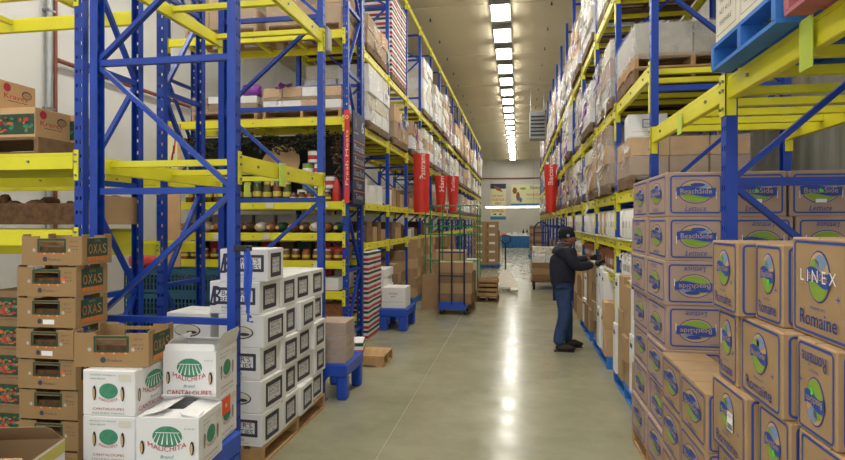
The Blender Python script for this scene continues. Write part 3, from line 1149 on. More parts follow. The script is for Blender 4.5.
# open fruit carton in the corner
yp = shared(('yp',), lambda: None)
S = (.52, .4, .26)
p = Print('front', S); p.rect(-.26, .26, 0, .26, 0); p.layer(); p.rect(-.26, .26, .2, .25, 1); p.layer(); p.ell(.05, .19, .045, .03, 2, 16)
pf = p.mesh('printed_side', ['carton_white', 'lid_yellow', 'black'])
p = Print('right', S); p.rect(-.2, .2, 0, .26, 0); p.layer(); p.rect(-.2, .2, .19, .25, 1); p.layer(); p.ell(0, .19, .04, .028, 2, 16)
pr = p.mesh('printed_side', ['carton_white', 'lid_yellow', 'black'])
platform('blue plastic platform under the open yellow and white carton', (-2.55, 2.3, 0), .6, .45, .4)
open_carton('fruit_carton', 'open yellow and white fruit carton in the bottom corner of the picture', S, (-2.52, 2.32, .4), math.radians(14), [pf, pr],
            [('b', 40, .16), ('l', 25, .18), ('f', 12, .1)], 'tan', 'tan')

# ------------------------------------------------------------------ loads on the racks
def film_mesh(sx, sy, sz, seed, amp=.018):
    b = MB()
    n = 7
    def face(o, a, bb, nn):
        vs = []; fs = []
        for j in range(n+1):
            for i in range(n+1):
                p = Vector(o)+Vector(a)*(i/n)+Vector(bb)*(j/n)
                q = p*5+Vector((seed*3.1, seed*1.7, 0))
                p = p+noise.noise_vector(q)*amp
                vs.append(p)
        for j in range(n):
            for i in range(n):
                k = j*(n+1)+i
                fs.append((k, k+1, k+n+2, k+n+1))
        b.add(vs, fs)
    e = .012
    x, y = sx/2+e, sy/2+e
    z0, z1 = -.05, sz+.008
    face((-x, -y, z0), (2*x, 0, 0), (0, 0, z1-z0), 0)
    face((x, -y, z0), (0, 2*y, 0), (0, 0, z1-z0), 0)
    face((x, y, z0), (-2*x, 0, 0), (0, 0, z1-z0), 0)
    face((-x, y, z0), (0, -2*y, 0), (0, 0, z1-z0), 0)
    face((-x, -y, z1), (2*x, 0, 0), (0, 2*y, 0), 0)
    return b
def tatter(pts, w0, w1, seed):
    """a torn strip of film hanging loose, with thickness"""
    b = MB()
    n = 10
    vs = []
    for d in (0, .003):
        for i in range(n+1):
            t = i/n
            p = Vector(pts[0]).lerp(Vector(pts[1]), t)
            p += noise.noise_vector(Vector((seed*7.3, t*3, 0)))*.07*math.sin(t*2.4)
            ww = w0+(w1-w0)*t
            tw = math.sin(t*4+seed)*.6
            for s in (-1, 1):
                vs.append((p.x+d+s*ww*.5*math.sin(tw)*.6, p.y+s*ww*.5*math.cos(tw), p.z))
    m = 2*(n+1)
    fs = []
    for i in range(n):
        fs += [(2*i, 2*i+1, 2*i+3, 2*i+2), (m+2*i, m+2*i+2, m+2*i+3, m+2*i+1), (2*i, 2*i+2, m+2*i+2, m+2*i), (2*i+1, m+2*i+1, m+2*i+3, 2*i+3)]
    return b.add(vs, fs)
def plain(size, mat):
    return body_mesh(tuple(round(x, 3) for x in size), mat)
def striped_mesh(size):
    def f():
        sx, sy, sz = size
        b = MB().box(-sx/2, sx/2, -sy/2, sy/2, 0, sz, 0, ch=.004)
        e = .0015
        b.box(-sx/2-e, sx/2+e, -sy/2-e, sy/2+e, sz*.08, sz*.38, 1)
        b.box(-sx/2-e, sx/2+e, -sy/2-e, sy/2+e, sz*.66, sz*.92, 2)
        return b.mesh('carton', ['carton_white', 'print_red', 'print_dark_green'])
    return shared(('striped', size), f)
def load(name, label, loc, sx, sy, hts, nx, ny, mats, film='film', seed=0, pal='wood_dark', group=None, loose=0, aisle=1, gap=.008, cat='pallet load', striped=False, jit=.006):
    """wrapped pallet load: pallet, cartons in layers (hts), film; sx along X, sy along Y"""
    rn = random.Random(seed)
    t = thing(name, label, cat, loc, 0, group)
    z = 0
    if pal:
        put('pallet', pallet_mesh(round(sx, 2), round(sy, 2), pal), t)
        z = .137
    zb = z
    for L, h in enumerate(hts):
        m = mats[L % len(mats)]
        cx, cy = sx/nx, sy/ny
        for i in range(nx):
            for j in range(ny):
                if L == len(hts)-1 and len(hts) > 1 and rn.random() < .12:
                    continue
                size = (cx-gap, cy-gap, h-.003)
                mm = striped_mesh(tuple(round(q, 3) for q in size)) if striped else plain(size, m if rn.random() < .85 else rn.choice(mats))
                put('carton', mm, t, (-sx/2+cx*(i+.5)+rn.uniform(-jit, jit), -sy/2+cy*(j+.5)+rn.uniform(-.006, .006), z))
        z += h
    if film:
        put('stretch_film', film_mesh(sx, sy, z-zb, seed).mesh('stretch_film', film, 180), t, (0, 0, zb))
    for k in range(loose):
        y = rn.uniform(-sy/2, sy/2)
        z0 = rn.uniform(zb+.1, z); ln = rn.uniform(.2, .5)
        xx = -aisle*(sx/2+.01)
        tb = tatter([(xx, y, z0), (xx-aisle*rn.uniform(.0, .08), y+rn.uniform(-.1, .1), z0-ln)], rn.uniform(.06, .16), rn.uniform(.02, .1), seed+k)
        tb.build('loose_film', rn.choice(['film_loose', 'film_loose', 'film_loose', 'film_loose', 'purple']), t, smooth=180)
    return t
WH = ['carton_white', 'carton_cream']
BR = ['tan', 'tan_light', 'tan_dark']
MX = ['carton_white', 'tan_light', 'carton_cream', 'tan']
GY = ['carton_grey', 'tan_pink', 'carton_cream']

# the man's rack, beyond the lettuce
LVN = {2.05: 'lower', 3.08: 'middle', 4.45: 'upper'}
rn = random.Random(11)
Rx = 1.62
desc = {'w': 'white carton', 'b': 'brown carton', 'm': 'white and brown', 'g': 'greyish'}
pl = {'w': WH, 'b': BR, 'm': MX, 'g': GY}
for k in range(2, 16):
    yc = RY[k]+BAY/2
    for z in (2.05, 3.08, 4.45):
        if k == 2 and z < 4:
            continue
        kind = rn.choice('wwmmbgw')
        far = k > 7
        tgt = rn.uniform(.5, .72) if z < 4 else rn.uniform(.75, 1.35)
        if z == 3.08:
            tgt = rn.uniform(.6, 1.02)
        n = max(1, round(tgt/.21)) if not far else max(1, round(tgt/.36))
        h = tgt/n
        load('pallet_load', f'{desc[kind]} load, {LVN[z]} tier of the man\'s rack, {ORD[k-2]} bay past the lettuce', (Rx+rn.uniform(-.05, .07), yc+rn.uniform(-.05, .05), z+.062),
             1.05, 1.36 if not far else 1.5, [h]*n, 1 if k > 4 else 2, 3 if not far else 2, pl[kind], rn.choice(['film', 'film_dense', 'film_dense']), k*10+int(z*3), 'wood_dark',
             "pallet loads on the man's rack", loose=(7 if k < 6 else 5 if k < 9 else 2), aisle=1, jit=.03)
# bay just past the lettuce
y0 = RY[2]+.1
pallet('spare wooden pallet under the flat film-wrapped load, middle tier past the lettuce', (1.66, 6.28, 3.142), 0, 1.08, 1.0, 'wood_dark', 'pallets on the racks')
load('pallet_load', 'flat film-wrapped pallet load with bright glare, middle tier past the lettuce stack', (1.66, 6.28, 3.278), 1.08, 1.0, [.3], 2, 2, GY, 'film_dense', 3, 'wood', "pallet loads on the man's rack")
load('carton_block', 'brown film-wrapped carton block on the lower tier past the lettuce stack', (1.66, 6.3, 2.112), 1.1, .8, [.19, .19], 3, 2, ['tan_pink', 'tan_light'], 'film', 4, 'wood_dark', "pallet loads on the man's rack", loose=2)
S = (.38, .3, .24)
def sketch_print():
    p = Print('front', S); p.ring(-.05, .09, .1, .19, .012, .004, 0, 1); p.txt('No 2', .02, .145, .09, .04, 0)
    p.rect(-.15, .05, .06, .064, 1)
    return p.mesh('printed_label', ['print_light_blue', 'carton_grey'])
carton('white_carton', 'white carton with a faint blue label on top of the brown wrapped block', S, 'carton_white', (1.31, 6.2, 2.64), math.radians(-4), [sketch_print()])
# first bay: blue pallet and pink pallet above the romaine
t = pallet('bright blue pallet on the yellow beam above the romaine cartons', (1.56, 2.83, 2.572), PI/2, .76, 1.1, 'wood_blue', 'painted pallets overhead')
def text_print(size):
    def f():
        p = Print('left', size)
        p.ring(-.13, .13, .03, .4, .003, .003, 0, 1)
        for i, s in enumerate(('HANDLE WITH', 'CARE', 'KEEP DRY', 'THIS SIDE UP', 'NET 40 LB', 'PERISHABLE')):
            p.txt(s, -.01, .36-.055*i, .16, .025, 0)
        return p.mesh('printed_text', ['print_dark'])
    return shared(('tp', size), f)
S = (.34, .3, .45)
for i in range(2):
    for j in range(3):
        carton('grey_carton', f'text-covered carton on the blue pallet, {["far", "near"][i]} row, {["at the aisle", "in the middle", "deepest in"][j]}', S, 'carton_cream',
               (1.19+.36*j, 3.02-.32*i, 2.709), 0, [text_print(S)] if j == 0 else [], 'cartons on the blue pallet')
pallet('weathered pink pallet on the yellow beam at the picture edge', (1.56, 2.0, 2.572), PI/2, .76, 1.1, 'wood_pink', 'painted pallets overhead')
for i in range(2):
    carton('red_carton', f'dull red carton on the pink pallet overhead, {["far", "near"][i]} one', (1.0, .34, .4), 'wood_pink', (1.56, 2.18-.36*i, 2.709), 0, (), 'cartons on the pink pallet')

# the sign-side long rack
for k in range(0, 16):
    yc = LY[k]+LB/2
    for z in (2.02, 3.17, 4.37):
        far = k > 6
        nm = {2.02: 'lower', 3.17: 'middle', 4.37: 'upper'}[z]
        kind = rn.choice('wwmbwmg')
        tgt = rn.uniform(.55, .8) if z < 4 else rn.uniform(.7, 1.3)
        striped = False
        if z == 4.37 and k == 0: tgt, kind = .45, 'b'
        if z == 4.37 and k == 1: tgt, striped = 1.55, True
        if z == 4.37 and k == 2: continue
        if z == 4.37 and k == 3: tgt, kind = 1.25, 'w'
        if z == 3.17 and k == 0: tgt, kind = .88, 'w'
        if z == 3.17 and k == 1: tgt, kind = .6, 'b'
        if z == 2.02 and k < 4: continue
        n = max(1, round(tgt/.24)) if not far else max(1, round(tgt/.38))
        if striped: n = 9
        d = 'striped carton' if striped else desc[kind]
        load('pallet_load', f'{d} load, {nm} tier of the sign-side rack, {ORD[k]} bay from the sign', (XLR-.52+rn.uniform(0, .08), yc+rn.uniform(-.04, .04), z+.058),
             1.05, 1.35 if not far else 1.5, [tgt/n]*n, 1 if k > 3 else 2, 3 if not far else 2, pl[kind], None if striped else rn.choice(['film', 'film_dense', 'film', 'film']), 200+k*10+int(z*3), 'wood_dark',
             'pallet loads on the sign-side rack', loose=(0 if striped or far else 3), aisle=-1, striped=striped, jit=.006 if striped else .025)
# small stuff on the two low shelves of that rack
rn = random.Random(21)
for k in range(0, 4):
    y = LY[k]+.16
    i = 0
    while y < LY[k+1]-.2:
        w_ = rn.uniform(.2, .34)
        h_ = rn.uniform(.16, .34)
        mt = rn.choice(['carton_white', 'tan', 'tan_light', 'wood_dark', 'carton_grey', 'produce'])
        carton('small_carton', f'{ {"carton_white": "small white", "tan": "small tan", "tan_light": "small pale tan", "wood_dark": "small dark", "carton_grey": "small grey", "produce": "small brown"}[mt]} carton on the sign-side low shelf, {ORD[k]} bay, {ORD[i]} along',
               (.38, round(w_, 2), round(h_, 2)), mt, (XLR-.25, y+w_/2, 1.452), 0, (), 'small cartons on the low shelf')
        y += w_+rn.uniform(.02, .08)
        i += 1
    y = LY[k]+.14
    i = 0
    while y < LY[k+1]-.3:
        w_ = rn.uniform(.26, .42)
        h_ = rn.uniform(.2, .4)
        mt = 'carton_white' if k == 0 else rn.choice(['carton_white', 'tan', 'tan_dark', 'tan_light'])
        carton('shelf_carton', f'{ {"carton_white": "white", "tan": "tan", "tan_light": "pale tan", "tan_dark": "dark tan"}[mt]} carton on the sign-side head-high beam, {ORD[k]} bay, {ORD[i]} along',
               (.5, round(w_, 2), round(h_, 2)), mt, (XLR-.32, y+w_/2, 2.072), 0, (), 'cartons on the head-high beam')
        y += w_+rn.uniform(.03, .2)
        i += 1
# floor stacks under that rack
SS = (.5, .4, .145)
for c, y in enumerate((8.5, 8.93)):
    for r in range(9):
        o = put('striped_carton', striped_mesh(SS), None, (XLR-.18, y, r*.147), math.radians(rn.uniform(-1.5, 1.5)))
        tag(o, f'red, white and green striped floor carton, {ORD[8-r]} down, {["front", "rear"][c]} stack', 'carton', 'striped carton stacks')
def stack(name, look, base, size, n, mat, x, ys, group, where, pal=None):
    for c, y in enumerate(ys):
        for r in range(n if isinstance(n, int) else n[c]):
            nn = n if isinstance(n, int) else n[c]
            carton(name, f'{look}, {ORD[nn-1-r]} down, {ORD[c]} stack {where}' if len(ys) > 1 else f'{look}, {ORD[nn-1-r]} from the top of the stack {where}', size, mat if isinstance(mat, str) else mat[(r+c) % len(mat)],
                   (x+rn.uniform(-.012, .012), y, base+r*(size[2]+.001)), math.radians(rn.uniform(-1.5, 1.5)), (), group)
stack('white_sack_carton', 'plump white carton on the floor', 0, (.44, .34, .14), 7, 'carton_white', XLR-.12, (9.38, 9.72), 'white floor cartons', 'beside the striped cartons')
stack('floor_carton', 'brown carton on the floor', 0, (.44, .36, .2), (5, 4, 6), ['tan', 'tan_dark'], XLR-.16, (10.28, 10.66, 11.04), 'brown floor cartons past the platform', 'past the rear blue platform')
o = MB().box(-.25, .25, -.2, .2, 0, .95, 0, ch=.03).box(-.255, .255, -.205, .205, .3, .55, 1).build('white_sack', ['carton_white', 'print_red'], None, (XLR-.3, 11.46, 0))
tag(o, 'tall white sack with a dull red band on the floor under the rack', 'sack')
pallet('blue pallet under tall brown stacks, sign-side rack floor', (XLR-.4, 12.6, 0), 0, 1.0, 1.2, 'wood_blue')
stack('floor_carton', 'brown carton on the blue pallet', .137, (.46, .38, .21), 6, ['tan_light', 'tan', 'tan'], XLR-.12, (12.2, 12.6, 13.0), 'brown cartons on the blue pallet', 'across the aisle from the man')
pallet('second blue pallet further back, sign-side rack floor', (XLR-.4, 14.4, 0), 0, 1.0, 1.2, 'wood_blue')
stack('floor_carton', 'tan carton on the second blue pallet', .137, (.46, .38, .21), 6, ['tan', 'tan_light'], XLR-.12, (14.0, 14.4, 14.8), 'tan cartons on the second blue pallet', 'behind the green cart')
stack('floor_carton', 'brown carton under the sign-side rack', 0, (.5, .5, .34), 4, ['tan', 'tan_dark'], XLR-.14, (16.0, 17.4, 18.2, 19.2, 19.9), 'back floor cartons', 'from the green cart')

# floor pallets and cartons under the man's rack
for i, y in enumerate((5.95, 7.75, 9.4)):
    pallet(f'blue pallet on the floor under the man\'s rack, {ORD[i]} past the lettuce', (1.06+.5, y, 0), PI/2, 1.3, 1.0, 'wood_blue', 'blue pallets by the man')
def face_print(size, c):
    def f():
        p = Print('left', size)
        p.rect(-p.w*.3, p.w*.3, p.h*.78, p.h*.86, 0)
        p.txt('4 1', 0, p.h*.9, p.w*.4, p.h*.06, 0)
        p.rect(-p.w*.2, p.w*.2, p.h*.2, p.h*.34, 1)
        return p.mesh('printed_mark', ['print_dark', 'paper_white'])
    return shared(('fp', size, c), f)
specs = [(5.42, .24, 'tan', 3, .34), (5.67, .22, 'carton_white', 2, .56), (5.92, .26, 'tan', 4, .25), (6.2, .26, 'tan', 3, .36), (6.47, .22, 'carton_white', 2, .53),
         (7.28, .24, 'tan_light', 2, .33), (7.53, .22, 'carton_white', 2, .5), (7.77, .22, 'carton_white', 2, .52), (8.02, .22, 'carton_white', 2, .5), (8.3, .3, 'tan', 4, .26),
         (8.9, .3, 'tan', 3, .33), (9.22, .3, 'tan_dark', 3, .36), (9.55, .3, 'carton_white', 2, .4), (9.87, .26, 'tan', 3, .33)]
for c, (y, wd, mt, n, h) in enumerate(specs):
    S = (.42, round(wd-.008, 3), h)
    for r in range(n):
        carton('floor_carton', f'{ {"tan": "tan", "tan_dark": "dark tan", "tan_light": "pale tan", "carton_white": "white"}[mt]} carton, {ORD[n-1-r]} down, {ORD[c]} upright floor stack past the lettuce', S, mt,
               (1.06+.21+rn.uniform(-.02, .03), y, .137+r*(h+.001)), math.radians(rn.uniform(-1.5, 1.5)), [face_print(S, mt)] if mt == 'carton_white' else (), 'upright stacks by the man')
stack('floor_carton', 'brown far carton under the man\'s rack', 0, (.5, .5, .4), 3, ['tan', 'tan_dark', 'tan_light'], 1.36, (10.8, 11.5, 12.6, 13.3, 14.4, 15.1, 16.4, 18.2, 20), 'far floor cartons by the man', 'beyond the man')

# jugs, bottles and packets on the two shelves by the man
def jug_mesh(kind):
    def f():
        b = MB()
        w_ = .085
        prof = [(.0, 0), (.08, .0), (.088, .01), (.088, .19), (.075, .22), (.03, .255), (.024, .26), (.024, .275)]
        n = 10
        vs = []; fs = []
        for r, z in prof:
            for j in range(n):
                t = 2*PI*j/n
                cx, cy = math.cos(t), math.sin(t)
                k = 1/max(abs(cx), abs(cy))**.7 if r > .05 else 1
                vs.append((r*cx*k*.9, r*cy*k*.9, z))
        for i in range(len(prof)-1):
            for j in range(n):
                q = (j+1) % n
                fs.append((i*n+j, i*n+q, (i+1)*n+q, (i+1)*n+j))
        b.add(vs, fs)
        b.tube([(-.05, 0, .16), (-.095, 0, .17), (-.1, 0, .22), (-.05, 0, .245)], .012, 6)
        return b.mesh('jug', kind, 50)
    return shared(('jug', kind), f)
JC = MB().lathe([(.028, .27), (.028, .3), (.02, .303)], n=10).mesh('cap', 'plastic_red', 40)
JL = MB().box(-.0885, -.082, -.045, .045, .06, .13).mesh('label', 'carton_grey')
def jug(label, loc, mat, rz=0):
    o = tag(put('jug', jug_mesh(mat), None, loc, rz), label, 'jug', 'jugs on the shelf by the man')
    put('cap', JC, o)
    put('paper_label', JL, o)
i = 0
for k in range(2, 7):
    y = RY[k]+.16
    j = 0
    while y < RY[k+1]-.1:
        if 7.85 < y < 8.35:
            y += .205; j += 1
            continue
        jug(f'red-capped plastic jug, lower shelf by the man, {ORD[k-2]} bay, {ORD[j]} along', (XRR+.12, y, 1.187), 'plastic_white' if (y < 6.9 or k > 4) else 'bread', random.Random(j).uniform(-.2, .2))
        y += .205
        j += 1
rn = random.Random(31)
bagm = {}
def pouch(mat):
    def f():
        b = MB().box(-.1, .1, -.075, .075, 0, .33, ch=.03)
        return b.mesh('packet', mat, 60)
    return shared(('pouch', mat), f)
for k in range(2, 7):
    y = RY[k]+.15
    j = 0
    while y < RY[k+1]-.1:
        if k == 4 and 3 < j < 6:
            y += .18; j += 1
            continue
        mt = 'plastic_white' if rn.random() < .8 else 'tan_light'
        o = put('packet', pouch(mt), None, (XRR+.13, y, 1.597), rn.uniform(-.15, .15))
        tag(o, f'{"white" if mt == "plastic_white" else "tan"} packet, upper shelf by the man, {ORD[k-2]} bay, {ORD[j]} along', 'packet', 'packets on the shelf by the man')
        put('printed_label', shared(('pl',), lambda: MB().box(-.102, -.1, -.03, .03, .12, .19).mesh('printed_label', 'carton_grey')), o)
        y += .185
        j += 1

# ------------------------------------------------------------------ goods on the grocery rack
def jar(label, loc, r, h, mat, lid, group):
    key = ('jar', r, h, mat)
    o = tag(put('jar', shared(key, lambda: MB().lathe([(r*.9, 0), (r, .01), (r, h*.72), (r*.72, h*.86), (r*.7, h*.9)], n=12).mesh('jar', mat, 40)), None, loc), label, 'jar', group)
    put('lid', shared(('lid', r, h, lid), lambda: MB().lathe([(r*.76, h*.88), (r*.76, h), (r*.7, h+.004)], n=12).mesh('lid', lid, 40)), o)
    put('paper_label', shared(('jl', r, h), lambda: MB().lathe([(r*1.01, h*.26), (r*1.01, h*.5)], n=12).mesh('paper_label', 'lid_yellow', 40)), o)
def can(label, loc, mat, r=.08, h=.18, group='food cans on the grocery rack'):
    o = tag(put('food_can', shared(('can', r, h), lambda: MB().lathe([(r, 0), (r, .006), (r*.97, .01), (r*.97, h-.01), (r, h-.006), (r, h), (r*.93, h-.004)], n=14).mesh('can', 'steel', 40)), None, loc), label, 'can', group)
    put('paper_label', shared(('cl', r, h, mat), lambda: MB().lathe([(r*.985, .014), (r*.985, h*.45), (r*.986, h*.451), (r*.986, h-.014)], n=14).mesh('paper_label', mat, 40)), o)
    put('printed_band', shared(('cb', r, h, mat), lambda: MB().lathe([(r*.995, h*.3), (r*.995, h*.62)], n=14).mesh('printed_band', {'plastic_white': 'print_red', 'print_green': 'plastic_white'}.get(mat, 'print_green'), 40)), o)
zt = 2.066
for i in range(11):
    jar(f'olive jar on the eye-level grocery shelf, {ORD[i]} from the crate end', (-4.72+.15*i*1.0, YD+.12, zt), .062, .3 if i % 2 else .28, 'glass_olive' if i % 3 else 'glass_amber', 'field_green' if i % 2 else 'lid_yellow', 'jars on the grocery rack')
for i in range(5):
    jar(f'small amber jar in front of the wooden paddle, {ORD[i]} in its row', (-3.12+.125*i, YD+.1, zt), .055, .13, 'glass_amber', 'black', 'small amber jars')
CP = [(-3.02, 0), (-2.85, 0), (-2.68, 0), (-2.94, 1), (-2.77, 1), (-2.6, 1), (-2.94, 2), (-2.77, 2), (-2.86, 3)]
for i, (x, l) in enumerate(CP):
    can(f'large food can in the pyramid by the navy sign, {ORD[l]} level, {ORD[i]} counted', (x, YD+.2, zt+.181*l), ['plastic_white', 'print_green', 'plastic_white', 'print_green', 'plastic_white', 'plastic_white', 'print_green', 'plastic_white', 'plastic_white'][i])
b = MB().lathe([(.07, 0), (.075, .01), (.06, .2), (.03, .3), (.02, .32)], n=12)
tag(b.build('red_bottle', 'plastic_red', None, (-2.5, YD+.16, zt), smooth=50), 'red bottle beside the can pyramid at the end of the grocery shelf', 'bottle')
# wooden pizza paddle
t = thing('wooden_paddle', 'large pale wooden paddle leaning on the grocery shelf', 'paddle', (-3.62, YD+.14, zt))
pts = []
for i in range(13):
    a = PI*i/12
    pts.append((.21*math.cos(a), .42+.2*math.sin(a)))
pts = [(.03, 0), (.03, .16), (.21, .24)]+pts+[(-.21, .24), (-.03, .16), (-.03, 0)]
q = len(pts)
def lean(x, z, d):
    x, z = 1.4*(x*.94+z*.34), 1.35*(z*.94-x*.34)+.05
    return (x, d+z*.36, z)
bl = MB().add([lean(x, z, 0) for x, z in pts]+[lean(x, z, .014) for x, z in pts], [tuple(range(q)), tuple(range(q, 2*q))[::-1]]+[(j, (j+1) % q, q+(j+1) % q, q+j)[::-1] for j in range(q)])
bl.build('blade', 'tan_light', t)
MB().tube([lean(0, .02, .007), lean(0, -.05, .007)], .018, 8).build('handle', 'wood', t)
# dark sheet added as the shade behind the cans, leaf garlands
t = MB().box(-2.58, -.1, 0, .012, 2.1, 3.08).build('shade_sheet', 'dark_fill', None, (XD1, YD+DD-.1, 0))
tag(t, 'dark sheet added as the shade behind the cans on the grocery rack', 'sheet')
def garland(label, path, n, mat, seed, spread=.07):
    r_ = random.Random(seed)
    t = thing('leaf_garland', label, 'garland', path[0])
    o = Vector(path[0])
    P = [Vector(p)-o for p in path]
    MB().tube(P, .006, 5).build('vine', 'wood_dark', t)
    b = MB()
    for i in range(n):
        f_ = r_.random()*(len(P)-1)
        k = min(int(f_), len(P)-2)
        c = P[k].lerp(P[k+1], f_-k)+Vector((r_.uniform(-1, 1), r_.uniform(-1, .3), r_.uniform(-1, 1)))*spread
        a = Vector((r_.uniform(-1, 1), r_.uniform(-1, 1), r_.uniform(-1, .3))).normalized()
        s_ = a.orthogonal().normalized()
        L_ = r_.uniform(.05, .09)
        m_ = a.cross(s_)*.008
        b.add([c, c+a*L_*.5+s_*L_*.28+m_, c+a*L_, c+a*L_*.5-s_*L_*.28+m_, c+a*L_*.5-m_], [(0, 1, 4), (1, 2, 4), (2, 3, 4), (3, 0, 4)])
    o2 = b.build('leaves', mat, t)
    o2['kind'] = 'stuff'
garland('dark green leaf garland draped under the upper grocery beam', [(-4.9, YD+.2, 3.0), (-4.4, YD+.22, 2.86), (-3.9, YD+.2, 2.97), (-3.3, YD+.2, 2.88), (-2.6, YD+.2, 3.0)], 520, 'leaf_dark', 1, .11)
garland('brown leaf garland hanging beside the navy sign', [(-2.46, YD+.2, 3.02), (-2.5, YD+.18, 2.7), (-2.44, YD+.2, 2.35)], 160, 'leaf_brown', 2, .06)
# lower shelves: rounds, bagged rolls, red packs
for i in range(15):
    x = -4.8+.165*i
    o = MB().ball((0, 0, .075), .08, .16, .075, 10, 7).build('food_bag', ['bread', 'leaf_brown', 'carton_cream', 'bread', 'print_dark_green'][i % 5], None, (x, YD+.2, 1.63), (i % 3-1)*.08, smooth=80)
    tag(o, f'{["brown", "dark brown", "cream", "brown", "dark green"][i % 5]} round food bag on the chest-high grocery shelf, {ORD[i]} from the crate end', 'food bag', 'round food bags')
    put('twist_tie', shared(('tw',), lambda: MB().lathe([(.03, -.03), (.012, 0), (.028, .03)], n=8).mesh('twist_tie', 'tan_light', 40)), o, (0, -.15, .075)).rotation_euler = (PI/2, 0, 0)
for i in range(7):
    o = carton('film_block', f'grey film-wrapped block at the back of the chest-high grocery shelf, {ORD[i]} from the crate end', (.3, .22, .26), 'carton_grey', (-4.75+.35*i, YD+.52, 1.63), 0, (), 'grey blocks')
for i in range(16):
    x = -4.8+.155*i
    jar(f'squat jar on the third grocery shelf down, {ORD[i]} from the crate end', (x, YD+.13, 1.246), .062, .15, 'glass_amber' if i % 2 else 'bread', 'plastic_red' if i % 3 == 0 else 'carton_cream', 'squat jars')
for i in range(4):
    o = carton('red_pack', f'flat red pack on the third grocery shelf down, {ORD[i]} from the bottom', (.4, .3, .045), 'plastic_red', (-2.62, YD+.33+.02*i, 1.246+.046*i), 0, (), 'red packs', 'pack')
for i in range(8):
    mt = ['print_red', 'carton_white', 'print_dark_green', 'carton_white'][i % 4]
    carton('small_box', f'{["red", "white", "green", "white"][i % 4]} box on the fourth grocery shelf down, {ORD[i]} from the crate end', (.24, .3, .18 if i % 2 else .13), mt, (-4.75+.31*i, YD+.25, .826), 0, (), 'small boxes', 'box')
for i in range(6):
    carton('brown_box', f'brown box on the lowest grocery shelf, {ORD[i]} from the crate end', (.36, .34, .22), 'bread', (-4.7+.42*i, YD+.28, .416), 0, (), 'brown boxes', 'box')
for i in range(9):
    carton('pasta_box', f'{["dark", "red", "brown"][i % 3]} upright box at the back of the third grocery shelf, {ORD[i]} from the crate end', (.22, .16, .24), ['print_dark_green', 'print_red', 'wood_dark'][i % 3], (-4.76+.28*i, YD+.5, 1.246), 0, (), 'upright back boxes', 'box')
for i in range(9):
    carton('back_box', f'{["brown", "dark red", "grey"][i % 3]} box at the back of the fourth grocery shelf, {ORD[i]} from the crate end', (.24, .18, .26), ['wood_dark', 'print_red', 'carton_grey'][i % 3], (-4.76+.28*i, YD+.55, .826), 0, (), 'back boxes', 'box')
# wrapped flats on the upper grocery beam
load('pallet_load', 'low film-wrapped flats with purple film on the upper grocery beam', (-2.98, YD+.38, 3.229), 1.15, .68, [.12, .05, .13], 4, 2, ['carton_white', 'tan_dark', 'tan_light'], 'film', 61, 'wood', 'loads on the grocery rack')
tt = bpy.context.scene.objects
b = tatter([(-3.25, YD-.02, 3.68), (-3.3, YD-.06, 3.4)], .22, .05, 3)
tag(b.build('torn_film', 'film_dense', None), 'torn white film flap hanging from the wrapped flats', 'film')
b = tatter([(-3.1, YD+.0, 3.7), (-3.35, YD-.03, 3.63)], .2, .1, 5)
tag(b.build('purple_film', 'purple', None), 'purple film scrap on top of the wrapped flats', 'film')
load('pallet_load', 'low purple-topped flats on the upper grocery beam behind the front post', (-4.15, YD+.38, 3.229), 1.0, .66, [.11, .1], 4, 2, ['tan_dark', 'carton_white'], 'film', 62, 'wood', 'loads on the grocery rack')
tag(MB().box(-.14, .14, -.1, .1, 0, .16, ch=.03).build('purple_bag', 'purple', None, (-3.76, YD+.16, 3.58), smooth=60), 'bright purple bag beside the wrapped flats on the upper grocery beam', 'bag')
for k, x in enumerate((-2.95, -4.2)):
    load('pallet_load', f'brown carton load on the top grocery beam, {["by the sign post", "further from the sign"][k]}', (x, YD+.38, 4.429), 1.1, .68, [.25, .25], 3, 1, BR, 'film', 66+k, 'wood', 'loads on the grocery rack')
# navy sign on the end of the rack, red strip banner before it
t = thing('meat_sign', 'navy hanging sign listing meats between orange lines', 'sign', (-2.262, 7.86, 2.68))
S = (.03, .62, 1.3)
MB().box(-.012, .012, -.31, .31, -.65, .65, ch=.004).build('board', 'sign_navy', t)
p = Print('right', (.024, .62, 1.3))
for i, s in enumerate(('Mortadella', 'Pastrami', 'Roast Beef', 'Ham', 'Turkey')):
    zc = .80-.175*i
    p.txt(s, .0, zc, [.5, .44, .5, .26, .36][i], .1, 1)
    p.txt(s, .004, zc, [.5, .44, .5, .26, .36][i], .1, 1)
    p.rect(-.29, .29, zc+.08, zc+.092, 0)
p.txt('A', -.17, 1.14, .1, .17, 2)
p.txt('6', .18, 1.13, .12, .17, 1)
p.rect(-.25, -.05, 1.0, 1.008, 1)
p.build('lettering', ['sign_orange', 'paper_white', 'steel_paint'], t, (0, 0, -.65))
t = thing('strip_banner', 'narrow red banner hanging on the rack post beside the navy sign', 'banner', (-2.3, 7.43, 2.66))
MB().box(-.035, .035, -.008, .0, -.62, .65).build('cloth', 'banner_red', t)
p = Print('front', (.07, .016, 1.3)); p.txt('Fresh Meats', 0, .65, .75, .04, 0, rot=PI/2); p.txt('o', 0, 1.2, .05, .05, 0)
p.build('lettering', ['poster_cream'], t, (0, 0, -.65))

